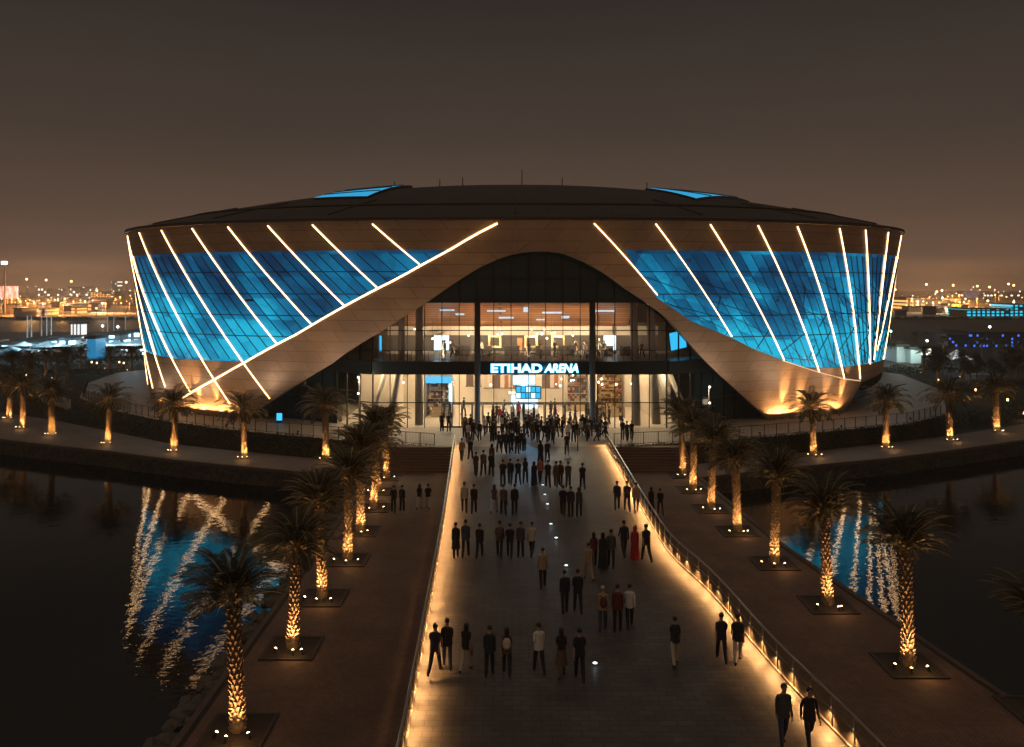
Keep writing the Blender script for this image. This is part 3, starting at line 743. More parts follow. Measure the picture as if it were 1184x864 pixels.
# pendant lamps over both floors
rn = random.Random(41); m_pend = glow('pendant_glass', (1, .82, .55), 9)
for k in range(34):
    lo_ = k % 2 == 0
    x, y = rn.uniform(-11.5, 13), rn.uniform(80, 88); z = rn.uniform(3.5, 4.6) if lo_ else rn.uniform(8.0, 9.2)
    top_ = 5.38 if lo_ else 12.2
    g = MB(); g.ball((x, y, z), rn.uniform(.07, .13)); p_ = g.build('pendant_lamp', m_pend, foy)
    g = MB(); g.tube([(x, y, z), (x, y, top_)], .012, 4); g.build('cord', M_dark, p_)
# sign
def text_mesh(body, size, xscale, shear, ext, offs=0.0, space=1.0):
    cu = bpy.data.curves.new('t', 'FONT'); cu.body = body; cu.size = size; cu.extrude = ext; cu.offset = offs; cu.shear = shear; cu.space_character = space
    o = bpy.data.objects.new('t', cu); COL.objects.link(o); bpy.context.view_layer.update()
    me = bpy.data.meshes.new_from_object(o.evaluated_get(bpy.context.evaluated_depsgraph_get()))
    bpy.data.objects.remove(o); xs = [v.co.x for v in me.vertices]; x0, x1 = min(xs), max(xs)
    for v in me.vertices: v.co.x = (v.co.x - x0) * xscale
    return me, (x1 - x0) * xscale
m_let = glow('sign_white', (0.80, 0.95, 1.0), 3.2); m_halo = glow('sign_halo', (0.02, 0.50, 0.85), 1.6)
for body, x0, x1, sh in (('ETIHAD', 568, 626.5, 0.0), ('ARENA', 629.5, 668.5, 0.22)):
    W = (x1 - x0) * (YF - .4) / F; X0 = (x0 - CX) * (YF - .4) / F
    for offs, mat, nm, dy in ((0.012, m_let, 'lettering', -0.46), (0.085, m_halo, 'halo_backing', -0.36)):
        me, w0 = text_mesh(body, 1.12, 1.0, sh, 0.03, offs)
        sc_ = (W + (0.16 if offs > .05 else 0)) / w0
        for v in me.vertices: v.co.x *= sc_
        me.materials.clear(); me.materials.append(mat)
        o = link(nm, me, sign, (X0 - (0.08 if offs > .05 else 0), YF + dy, 5.44)); o.rotation_euler.x = R(90)
for x in (-1.2, 1.0, 3.2, 5.4): lamp('POINT', (x, YF - .75, 5.75), 14, (0.10, 0.58, 1.0), None, size=.15)
lamp('POINT', (1.2, YF - 1.6, 4.2), 320, (0.06, 0.50, 1.0), None, size=.4)

for o in arena.children:                      # these were modelled in world coordinates
    if o.type == 'MESH' and o not in SHELL_PARTS: o.location -= AO
# ------------------------------------------------------------------ things inside the foyer
def thing(name, loc, label, cat, group=None, rz=0): return empty(name, loc, label, cat, group, rz)
m_scr_w = glow('screen_white', (0.62, 0.9, 1.0), 2.2); m_scr_b = glow('screen_cyan', (0.03, 0.45, 0.8), 1.6)
def screen(x, y, z, w_, h_, mat, label):
    e = thing('display_screen', (x, y, z), label, 'screen')
    g = MB(); g.bb(-w_/2, w_/2, 0, .12, 0, h_); g.build('casing', M_dark, e)
    g = MB(); g.bb(-w_/2+.05, w_/2-.05, -.012, .0, .05, h_-.05); g.build('panel', mat, e)
    return e
screen((606-CX)*79/F, 79.0, 4.02, 2.3, 1.0, m_scr_w, 'bright white screen hanging just under the lit sign')
screen((510.5-CX)*86/F, 86, 6.75, 1.7, 1.75, m_scr_w, 'tall pale blue screen on the gallery, left of the sign')
screen((705-CX)*86/F, 86, 6.75, 1.4, 1.75, m_scr_w, 'tall pale blue screen on the gallery, right of the sign')
screen((785-CX)*83/F, 83.0, 7.2, 2.2, 1.9, m_scr_b, 'slanting cyan lit screen on the gallery at the right arch edge').rotation_euler = (0, R(-8), R(30))
screen((437-CX)*82/F, 82.5, 7.0, .7, 1.7, m_scr_b, 'narrow cyan lit screen on the gallery at the left arch edge')
# blue display wall of small panes and the lit booth below it
e = thing('display_wall', ((611-CX)*80/F, 80, 2.5), 'blue lattice of small lit panes above the doors', 'display')
g = MB(); g.bb(-1.3, 1.3, 0, .25, 0, 1.3); g.build('frame', plain('display_frame', (0.01, 0.06, 0.14), 0.4), e)
for i in range(5):
    for j in range(2):
        g = MB(); g.bb(-1.2+.49*i, -.79+.49*i, -.03, 0, .1+.6*j, .6+.6*j); g.build('pane', m_scr_b if (i+j) % 3 else m_scr_w, e)
e = thing('ticket_booth', ((606-CX)*83/F, 83, 0.012), 'brightly lit white ticket booth behind the middle doors', 'booth')
g = MB(); g.bb(-1.5, 1.5, 0, 1.2, 0, 1.0); g.bb(-1.5, -1.4, 0, 1.2, 1.0, 2.5); g.bb(1.4, 1.5, 0, 1.2, 1.0, 2.5); g.bb(-1.6, 1.6, -.1, 1.3, 2.5, 2.65); g.build('body', plain('booth_white', (.8, .8, .78), .4), e)
g = MB(); g.bb(-1.4, 1.4, .6, .66, 1.1, 2.4); g.build('light_panel', glow('booth_light', (.72, .9, 1), 2.5), e)
# shops
def goods_mat(name, cols, sx, sz, bright=1.0):
    m, nt, b = nodes(name); L = nt.links
    tc = N(nt, 'ShaderNodeTexCoord'); mp = N(nt, 'ShaderNodeVectorMath', operation='MULTIPLY'); mp.inputs[1].default_value = (sx, 1, sz)
    L.new(tc.outputs['Object'], mp.inputs[0]); fl = N(nt, 'ShaderNodeVectorMath', operation='FLOOR'); L.new(mp.outputs[0], fl.inputs[0])
    wn = N(nt, 'ShaderNodeTexWhiteNoise', noise_dimensions='3D'); L.new(fl.outputs[0], wn.inputs['Vector'])
    cr = N(nt, 'ShaderNodeValToRGB'); cr.color_ramp.interpolation = 'CONSTANT'
    e = cr.color_ramp.elements; e[0].color = (*cols[0], 1); e[1].color = (*cols[1], 1); e[1].position = 1/len(cols)
    for i, c in enumerate(cols[2:]): k = e.new((i+2)/len(cols)); k.color = (*c, 1)
    L.new(wn.outputs['Value'], cr.inputs[0]); L.new(cr.outputs[0], b.inputs['Base Color']); b.inputs['Roughness'].default_value = .5
    MATS[name] = m; return m
mg1 = goods_mat('mixed_goods', [(.5,.3,.2),(.12,.07,.05),(.65,.55,.45),(.35,.08,.06),(.7,.62,.5),(.1,.12,.2)], 4, 3.3)
mg2 = goods_mat('warm_goods', [(.75,.5,.15),(.5,.2,.05),(.85,.7,.35),(.25,.1,.05),(.8,.6,.3),(.6,.12,.08)], 5, 4)
mg3 = goods_mat('wall_pictures', [(.55,.42,.32),(.09,.05,.04),(.3,.12,.07),(.62,.5,.4),(.05,.22,.3)], 2.2, .7)
def shop(px0, px1, y, h, mat, label, sign_mat=None, lightc=(1,.8,.55), lp=40):
    x0, x1 = (px0-CX)*y/F, (px1-CX)*y/F; xm = (x0+x1)/2; W = x1-x0
    e = thing('shop_front', (xm, y, .012), label, 'shop')
    g = MB(); g.bb(-W/2, -W/2+.12, 0, 2.2, 0, h); g.bb(W/2-.12, W/2, 0, 2.2, 0, h); g.bb(-W/2, W/2, 0, 2.2, h, h+.15); g.build('frame', plain('shop_frame', (.5,.42,.34), .5), e)
    g = MB(); g.bb(-W/2+.13, W/2-.13, 1.9, 2.1, 0.05, h-.05); g.build('stocked_wall', mat, e)
    for k in range(1, 5):
        g = MB(); z = k*h/5; g.bb(-W/2+.14, W/2-.14, 1.45, 1.88, z, z+.05); g.build('shelf', plain('shelf_wood', (.45,.33,.22), .5), e)
    g = MB(); g.bb(-W*.3, W*.3, .5, 1.0, 0, .95); g.build('counter', plain('counter', (.6,.42,.25), .4), e)
    if sign_mat:
        g = MB(); g.bb(-W/2+.1, W/2-.1, -.08, -.02, h-.75, h-.05); g.build('light_sign', sign_mat, e)
        g = MB(); g.bb(W/2-.45, W/2-.12, -.07, -.02, .6, h-.8); g.build('light_sign', m_scr_w, e)
    g = MB(); g.bb(-W/2+.2, W/2-.2, .6, .8, h-.06, h-.02); g.build('light', glow('shop_light', (1, .82, .58), 8), e)
shop(491, 524, 83.5, 4.4, mg1, 'shop with cyan lit sign and stocked shelves, left of the doors', m_scr_b)
shop(690, 723, 83.5, 4.6, mg2, 'glowing golden shop with packed shelves, right of the doors')
shop(655, 682, 87.5, 4.4, mg1, 'dim shop window with white goods, left of the golden shop')
# framed hanging panels along the back wall
for i, (px0, px1, z0, z1, lab, mat) in enumerate(((539, 556, 2.6, 4.3, 'dark and cyan framed panel beside the left grey column', mg3), (560, 597, 2.4, 4.4, 'broad row board of upright brown and cream panels', mg3), (626, 646, 2.4, 4.4, 'framed cream board right of the blue lattice', mg3))):
    y = 89.5; x0, x1 = (px0-CX)*y/F, (px1-CX)*y/F
    e = thing('wall_board', ((x0+x1)/2, y, z0), lab, 'board'); W = (x1-x0)/2
    g = MB(); g.bb(-W, W, 0, .1, 0, z1-z0); g.build('picture_panel', mat, e)
    g = MB(); g.bb(-W-.08, W+.08, -.03, .09, z1-z0, z1-z0+.1); g.bb(-W-.08, W+.08, -.03, .09, -.1, 0); g.build('frame', plain('board_frame', (.06,.04,.03), .5), e)
# gallery counters and hanging frame lamps
for px, lab in ((572, 'square gold frame lamp standing on the gallery near the left column'), (601, 'orange banner stand on the gallery above the lit letters'), (614, 'square gold frame lamp standing on the gallery above the sign'), (645, 'tall shelf of glasses on the gallery')):
    y = 86.5; x = (px-CX)*y/F
    e = thing('gallery_stand', (x, y, 6.42), lab, 'stand')
    g = MB()
    if 'orange' in lab: g.bb(-.25, .25, 0, .06, 0.1, 1.7); mt = plain('orange_banner', (.6,.2,.08), .6)
    else:
        g.bb(-.7, -.5, 0, .2, .7, 2.0); g.bb(.5, .7, 0, .2, .7, 2.0); g.bb(-.5, .5, 0, .2, 1.8, 2.0); g.bb(-.5, .5, 0, .2, .7, .85); mt = plain('gold_frame', (.75,.5,.2), .35, .3)
    g.build('panel', mt, e)
    g = MB(); g.bb(-.5, .5, -.1, .3, 0, .1); g.bb(-.06, .06, .06, .14, .1, .75); g.build('base', M_dark, e)
for px in (535, 560, 592, 628, 655, 700, 725):
    y = 85; x = (px-CX)*y/F
    e = thing('gallery_bench', (x, y, 6.42), 'low dark bar counter with stools on the upper gallery', 'counter', 'dark counters on the upper gallery')
    g = MB(); g.bb(-.8, .8, -.25, .25, 0, .95); g.bb(-.86, .86, -.3, .3, .951, 1.0); g.build('counter', plain('bar_dark', (.07,.05,.04), .5), e)
    for s in (-.5, 0, .5):
        g = MB(); g.lathe([(.16, 0), (.16, .03), (.03, .05), (.03, .68), (.17, .7), (.17, .76)], (s, -.6, 0), 10); g.build('stool', M_dark, e)

# uplights at the shell's foot
m_led = glow('lens_warm', (1.0, 0.66, 0.32), 14)
def uplight(p, aim, power, label, group, angle=75, col=WARM, size=.12, head=0.13, shielded=False):
    e = empty('ground_spotlight', p, label, 'spotlight', group)
    d = (Vector(aim) - Vector(p)); d.z = 0; d = d.normalized() if d.length > 1e-3 else Vector((0,1,0))
    k_ = .1 if head > .065 else .04
    g = MB(); g.lathe([(head*.9, 0), (head*.9, .03), (.03, k_ - .005), (.03, k_)], n=10); g.build('base', M_dark, e)
    g = MB(); ax = (d * .5 + Vector((0,0,.85))).normalized(); c0 = Vector((0,0,k_))
    g.tube([c0, c0 + ax*.16], [head*.75, head], 10); g.build('housing', M_dark, e)
    g = MB()
    if shielded:
        g.tube([c0 + ax*.10, c0 + ax*.15], [head*.8, head*.8], 10)
    else:
        g.tube([c0 + ax*.15, c0 + ax*.175], [head*.86, head*.86], 10); g.ball(c0 + ax*.16, head*.8)
    g.build('lens', m_led, e)
    lp_ = c0 + ax*.3 + Vector(p)
    lamp('SPOT', lp_, power, col, e, aim, size, angle, 0.9)
    return e
for i, (px, py) in enumerate(((186,466),(198,470),(210,473.5),(222,476),(233,478.5),(244,481),(254,482.5),(264,483.5),(275,484.5))):
    u, t = uv_at(px, py - 3); q = SP(u, 0.0, 0.45); p = Vector((q.x, q.y, 0.0))
    if i in (3, 4, 6): lamp('SPOT', p + Vector((0, -.1, .2)), (8000, 13000, 11000)[(3, 4, 6).index(i)], WARM, None, SP(u, .5), .05, 30, .9)
    uplight(p, SP(u, .25), (160, 200, 250, 320, 480, 360, 500, 340, 270)[i], f'{ORD[i]} wall washer from the water side at the left shell leg', 'wall washers at the left leg', 150, WARM, .05, .06, True)
for i, (px, py) in enumerate(((892,488),(901,487.5),(910,486.5),(920,485.5),(930,484.5),(940,483),(950,481.5),(960,479.5),(969,477.5))):
    u, t = uv_at(px, py - 3); q = SP(u, 0.0, 0.45); p = Vector((q.x, q.y, 0.0))
    if i in (1, 3, 6, 8): lamp('SPOT', p + Vector((0, -.1, .2)), (15000, 9500, 7000, 11000)[(1, 3, 6, 8).index(i)], WARM, None, SP(u, .5), .05, 30, .9)
    uplight(p, SP(u, .25), (330, 520, 350, 440, 300, 350, 310, 480, 400)[i], f'{ORD[i]} wall washer from the entrance at the right shell leg', 'wall washers at the right leg', 150, WARM, .05, .06, True)
# added shielded flood lamps inside the plaza railing, brightening the shell cladding
FL = [(-46, 91.6, (-40, 88, 12), 500), (-37, 84.0, (-33, 83, 13), 750), (-28, 78.6, (-26, 78, 13), 900), (-20, 75.0, (-19, 77, 14), 1000), (-12.5, 72.2, (-11, 76, 16), 900),
      (15.3, 71.6, (11, 76, 16), 800), (23, 74.4, (19, 78, 13), 750), (32, 78.0, (27, 80, 10), 600), (41, 82.6, (34, 84, 10), 500)]
for i, (x, y, aim, pw) in enumerate(FL):
    uplight((x, y, 0), aim, pw*0.72, f'{ORD[i]} added shielded flood lamp from the left inside the plaza railing', 'added flood lamps inside the plaza railing', 125, (1, .75, .54), .4, .1, True)

# ------------------------------------------------------------------ fences on the plaza rim
def fence(ps, label, step=1.35, hgt=1.05):
    e = empty('plaza_fence', (ps[0][0], ps[0][1], 0), label, 'fence'); inv = Vector(e.location)
    ps = [Vector((p[0], p[1], 0)) for p in ps]; d = [0]
    for a, b_ in zip(ps, ps[1:]): d.append(d[-1] + (b_-a).length)
    n = int(d[-1]/step); pts = [Vector((np.interp(k*d[-1]/n, d, [p.x for p in ps]), np.interp(k*d[-1]/n, d, [p.y for p in ps]), 0)) for k in range(n+1)]
    g = MB(); g.tube([p - inv + Vector((0,0,hgt)) for p in pts], .025, 6); g.tube([p - inv + Vector((0,0,.1)) for p in pts], .015, 5); g.build('top_rail', M_dark, e)
    pm = MB(); pm.bb(-.03, .03, -.03, .03, 0, hgt); me = pm.mesh('post', M_dark)
    for p in pts: link('post', me, e, p - inv)
    g = MB()
    for a, b_ in zip(pts, pts[1:]):
        for k in range(1, 9):
            q = a.lerp(b_, k/9) - inv; g.box((q.x, q.y, hgt/2), (.012, .012, hgt - .1))
    g.build('balusters', M_dark, e)
fence(off(pzL[1:], 0.35), 'thin dark railing round the left plaza rim')
fence(off(pzR[:6], 0.35), 'thin dark railing round the right plaza rim')

# ------------------------------------------------------------------ bridge balustrades with light in each post
m_rglass, nt, b = nodes('rail_glass'); L = nt.links
tr = N(nt, 'ShaderNodeBsdfTransparent'); tr.inputs[0].default_value = (0.80, 0.76, 0.72, 1)
df = N(nt, 'ShaderNodeBsdfDiffuse'); df.inputs[0].default_value = (0.45, 0.38, 0.30, 1); gs = N(nt, 'ShaderNodeBsdfGlossy', Roughness=0.08)
m1 = N(nt, 'ShaderNodeMixShader'); m1.inputs[0].default_value = 0.22; m2 = N(nt, 'ShaderNodeMixShader'); m2.inputs[0].default_value = 0.06
L.new(tr.outputs[0], m1.inputs[1]); L.new(df.outputs[0], m1.inputs[2]); L.new(m1.outputs[0], m2.inputs[1]); L.new(gs.outputs[0], m2.inputs[2]); L.new(m2.outputs[0], nt.nodes['Material Output'].inputs['Surface'])
def balustrade(fx, side, y0, y1, label, power):
    e = empty('bridge_balustrade', (fx(y0), y0, 0), label, 'railing'); inv = Vector(e.location)
    yv = list(np.arange(y0, y1 + .01, 1.25)); pts = [Vector((fx(y), y, 0)) for y in yv]
    g = MB(); g.tube([p - inv + Vector((0,0,1.06)) for p in pts], .045, 8); g.build('handrail', M_steel, e, True)
    g = MB(); g.tube([p - inv + Vector((0,0,.62)) for p in pts], .014, 6); g.build('mid_rail', M_steel, e, True)
    g = MB()
    for a, b_ in zip(pts, pts[1:]):
        a, b_ = a - inv, b_ - inv; g.prism([(a.x-.05, a.y), (a.x+.05, a.y), (b_.x+.05, b_.y), (b_.x-.05, b_.y)], 0, .09)
    g.build('kerb', plain('kerb_stone', (.2,.17,.14), .7), e)
    g = MB()
    for a, b_ in zip(pts, pts[1:]):
        a, b_ = (a - inv).lerp(b_ - inv, .05), (a - inv).lerp(b_ - inv, .95)
        g.prism([(a.x-.008, a.y), (a.x+.008, a.y), (b_.x+.008, b_.y), (b_.x-.008, b_.y)], .12, .98)
    g.build('glass_panels', m_rglass, e)
    pm = MB(); pm.bb(-.022, .022, -.03, .03, .0, 1.03); me = pm.mesh('post', M_steel)
    lm = MB(); lm.box((-side*.035, 0, .68), (.02, .02, .07)); ml = lm.mesh('post_light', glow('post_lens', (1, .66, .34), .5))
    for p in pts:
        po = link('post', me, e, p - inv); link('post_light', ml, po)
        lo = Vector((-side*.10, 0, .62)); la = lamp('SPOT', lo, power, WARM, None, lo + Vector((-side*.36, 0, -1)), .03, 120 if side < 0 else 134, 1.0); la.parent = po
balustrade(lambda y: xl(y) - .05, -1, 10, 69, 'lit steel and glass balustrade along the left edge of the bridge', 230)
balustrade(lambda y: xr(y) + .05, 1, 9, 69, 'lit steel and glass balustrade curving along the right edge of the bridge', 270)

# floor lights
flm = MB(); flm.lathe([(.11, 0), (.11, .012)], n=14); fl1 = flm.mesh('rim', M_steel)
flm = MB(); flm.lathe([(.085, .0121), (.08, .018)], n=14); fl2 = flm.mesh('lens', glow('floor_lens', (.75, .92, 1), 3))
for i, (px, py) in enumerate(((688,767),(654.6,654),(643,622),(637,606),(633,583),(630,572),(627.6,561))):
    e = empty('floor_light', at(px, py, 0.002), f'{ORD[i]} small white floor light from the camera along the bridge centre', 'floor light', 'floor lights along the bridge')
    link('rim', fl1, e); link('lens', fl2, e); lamp('POINT', at(px, py, .15), .4, (.7, .9, 1), e, size=.05)

# ------------------------------------------------------------------ palms
m_trunk = plain('palm_trunk', (0.21, 0.145, 0.09), 0.9, 0, 0.45, 7, 0.4)
m_frond = plain('palm_frond', (0.042, 0.046, 0.020), 0.6, 0, 0.4, 0.8)
m_rach = plain('palm_stalk', (0.30, 0.21, 0.08), 0.6)
def palm_meshes(seed, th=4.35, fl=2.35, nf=64, lo=18, hang=1.0):
    rn = random.Random(seed); g = MB()
    rad = lambda z: .235 - .05*min(1, z/1.2) + .03*max(0, (z - th + 1.1)) 
    g.lathe([(rad(z) - .015, z) for z in np.linspace(0, th, 18)], n=14)
    rows = int(th/.19)
    for i in range(rows):
        z = .04 + i*.19; nb = 8
        for k in range(nb):
            a = 2*PI*(k + .5*(i % 2))/nb + rn.uniform(-.07,.07); r = rad(z)
            ln = .16 + rn.uniform(0,.06); out_ = .10 + rn.uniform(-.02,.04)
            def P(da, rr, zz): return (rr*math.cos(a+da), rr*math.sin(a+da), zz)
            hw = .30
            vs = [P(-hw, r-.02, z+.05), P(0, r+.012, z-.03), P(hw, r-.02, z+.05), P(.55*hw, r+out_*.8, z+ln*.8), P(0, r+out_, z+ln), P(-.55*hw, r+out_*.8, z+ln*.8), P(0, r-.03, z+ln*1.05)]
            g.add(vs, [(0,1,5),(1,4,5),(1,3,4),(1,2,3),(5,4,6),(4,3,6)])
    trunk = g.mesh('trunk', m_trunk)
    g = MB()
    for k in range(nf):
        f = (k + .5)/nf; az = k*2.39996 + rn.uniform(-.2,.2)
        el = R(82 - (82 - lo)*f**0.85 + rn.uniform(-8,8)); ln = fl*(0.72 + .28*math.sin(PI*min(1, f+.15)))*rn.uniform(.88,1.1)
        droop = R(46 + 30*rn.random())*(.8 + .4*(1-f))*hang
        p = Vector((.10*math.cos(az), .10*math.sin(az), th + .02 - .32*f)); pts = [p.copy()]; n = 15; e_ = el
        twist = rn.uniform(-.25,.25); a2 = az
        for i in range(n):
            e_ -= droop/n*(.35 + 1.3*i/n); a2 += twist/n
            p = p + Vector((math.cos(a2)*math.cos(e_), math.sin(a2)*math.cos(e_), math.sin(e_)))*ln/n; pts.append(p.copy())
        g.tube(pts, [.028*(1 - .85*i/n)+.004 for i in range(n+1)], 4, False, 1)
        m = 46
        for j in range(m):
            s = .16 + .84*(j/(m-1)); x = s*n; i = min(int(x), n-1); q = pts[i].lerp(pts[i+1], x-i)
            T = (pts[i+1]-pts[i]).normalized(); sd_ = T.cross(Vector((0,0,1)))
            if sd_.length < .05: sd_ = Vector((-math.sin(az), math.cos(az), 0))
            sd_.normalize(); upv = sd_.cross(T).normalized()
            ll = .44*(math.sin(PI*min(1, .12 + s*.86))**.6)*rn.uniform(.8,1.12)*(fl/2.35)
            for sg in (-1, 1):
                dr = (T*.62 + sd_*sg*.72 + upv*(.30 - .25*s + rn.uniform(-.12,.12)) + Vector((0,0,-.12*rn.random()))).normalized()
                tip = q + dr*ll + Vector((0,0,-.10*ll)); wv_ = T.cross(dr).cross(dr).normalized()*.0165
                md = q + dr*ll*.45
                g.add([q - wv_*.5, md - wv_, tip, md + wv_], [(0,1,2,3)], 0)
    # a few dry hanging stalks
    for k in range(9):
        az = rn.uniform(0, 2*PI); p = Vector((.16*math.cos(az), .16*math.sin(az), th - .3)); q = p + Vector((math.cos(az)*.3, math.sin(az)*.3, -.12)); r_ = q + Vector((math.cos(az)*.16, math.sin(az)*.16, -.35))
        g.tube([p, q, r_], [.02, .014, .006], 4, False, 1)
    return trunk, g.mesh('crown', [m_frond, m_rach])
PALMS = [palm_meshes(s, th, fl, nf, lo, dr) for s, th, fl, nf, lo, dr in ((1, 4.8, 2.3, 54, 16, 1.0), (2, 4.15, 2.55, 52, -4, 1.2), (3, 4.6, 2.25, 58, 8, 1.1), (4, 4.2, 2.65, 48, -10, 1.25), (5, 5.0, 2.2, 50, 20, .95))]
pit_e = MB(); pit_e.bb(-1.12, 1.12, -1.12, -1.0, 0, .05); pit_e.bb(-1.12, 1.12, 1.0, 1.12, 0, .05); pit_e.bb(-1.12, -1.0, -1.0, 1.0, 0, .05); pit_e.bb(1.0, 1.12, -1.0, 1.0, 0, .05)
pit_edge = pit_e.mesh('edging', plain('pit_edging', (.05,.038,.03), .7))
pit_s = MB(); pit_s.bb(-1.0, 1.0, -1.0, 1.0, 0, .03)
rn = random.Random(9)
pit_soil = pit_s.mesh('soil', plain('pit_soil', (.045,.034,.025), .95, 0, .5, 9, .8))
npalm = 0
def palm(p, label, group, power, pit=True, sc=1.0, kind=None, rz=None, lights=3, where='', lz=0.0):
    global npalm
    k = (0, 2, 4, 0, 4, 2)[npalm % 6] if 'promenade' in (group or '') else (1, 3)[npalm % 2] if 'lakeside' in (group or '') else npalm % 5
    npalm += 1
    rz = random.uniform(0, 6.28) if rz is None else rz
    e = empty('palm_tree', p, label, 'palm tree', group, rz); e.scale = (sc, sc, sc)
    link('trunk', PALMS[k][0], e); link('crown', PALMS[k][1], e)
    e.rotation_euler.x = random.uniform(-.045, .045); e.rotation_euler.y = random.uniform(-.045, .045)
    if pit:
        t = empty('tree_pit', Vector(p) + Vector((0,0,.012)), 'square planting bed under the ' + where, 'planting bed', 'planting beds under the palms')
        link('edging', pit_edge, t); link('soil', pit_soil, t)
    if lights > 1: lamp('POINT', Vector(p) + Vector((.25, -.95, .55)), 11 if pit else 16, WARM, e, size=.12).matrix_parent_inverse = e.matrix_basis.inverted()
    angs = (PI*1.5 - .9, PI*1.5 + .75, PI*1.5 + .05, PI*.5)[:lights]
    angs2 = None
    for ia, a in enumerate(angs):
        r_ = random.uniform(.72, .88) if pit else .7; a += random.uniform(-.3, .3); angs2 = a if ia == 2 else None
        q = Vector(p) + Vector((math.cos(a)*r_*1.15, math.sin(a)*r_, .045 if pit else .015))
        pw = power*random.uniform(.7, 1.15)
        uplight(q, Vector(p) + Vector((math.cos(a)*.3, math.sin(a)*.3, 4.6) if a == angs2 else (0,0,1.9)), pw*(2.0 if a == angs2 else 1), 'small lit spotlight under the ' + where, 'spotlights under the palms', 96, WARM, .05, .06)
Lrow = [(275,846),(338,750),(373,692),(402,648),(417,615),(432,588),(437,569),(447,553)]
for i, (px, py) in enumerate(Lrow):
    nm = f'{ORD[i]} palm from the camera along the left promenade'
    palm(at(px, py, ZL + .004), 'date palm with lit trunk, ' + nm, 'palms along the left promenade', 300, True, (1.0, .96, .98, 1.0, 1.05, 1.0, 1.02, 1.0)[i], where=nm)
Rrow = [(1050,770),(957,700),(895,652),(853,615),(822,589),(801,567),(790,550)]
for i, (px, py) in enumerate(Rrow):
    nm = f'{ORD[i]} palm from the camera along the right promenade'
    palm(at(px, py, ZL + .004), 'date palm with lit trunk, ' + nm, 'palms along the right promenade', 300, True, (1.0, .97, 1.0, 1.0, 1.0, 1.05, 1.0)[i], where=nm)
palm(at(1204, 824, ZL + .004), 'short palm at the water edge whose fronds enter at the right border', 'palms along the right promenade', 30, True, .80, where='short palm at the right border')
AL = [(377,531),(283,529.5),(202,521.5),(125,513),(60,502.5),(27,495),(11,484)]
for i, (px, py) in enumerate(AL):
    nm = f'{ORD[i]} palm from the bridge on the left lakeside walk'
    palm(at(px, py, ZL + .008), 'date palm with glowing trunk, ' + nm, 'palms on the left lakeside walk', 330, False, (1.15, 1.05, 1.06, 1.02, 1.1, 1.1, 1.1)[i], where=nm)
AR = [(941,527),(1024,518),(1098.5,509.5),(1152.5,499)]
for i, (px, py) in enumerate(AR):
    nm = f'{ORD[i]} palm from the bridge on the right lakeside walk'
    palm(at(px, py, ZL + .008), 'date palm with glowing trunk, ' + nm, 'palms on the right lakeside walk', 330, False, (1.05, 1.08, 1.1, 1.1)[i], where=nm)
BL = [(78,441),(65,438),(53,438),(93,430),(126,427),(152,429),(35,447),(14,452)]
for i, (px, py) in enumerate(BL):
    nm = f'{ORD[i]} palm in the far group left of the arena'
    palm(at(px, py, ZL), 'distant faintly lit palm, ' + nm, 'far palms left of the arena', 80, False, (.95,.8,.75,.74,.72,.74,.95,.95)[i], lights=1, where=nm)
BR = [(1178,449),(1113,437),(1068,432),(1160,428),(1090,418),(1135,420),(1035,418),(1182,420),(1146,412),(1060,411)]
for i, (px, py) in enumerate(BR):
    nm = f'{ORD[i]} palm in the far group right of the arena'
    palm(at(px, py, ZL), 'distant dark palm, ' + nm, 'far palms right of the arena', 60, False, .82, lights=1 if i < 3 else 0, where=nm)

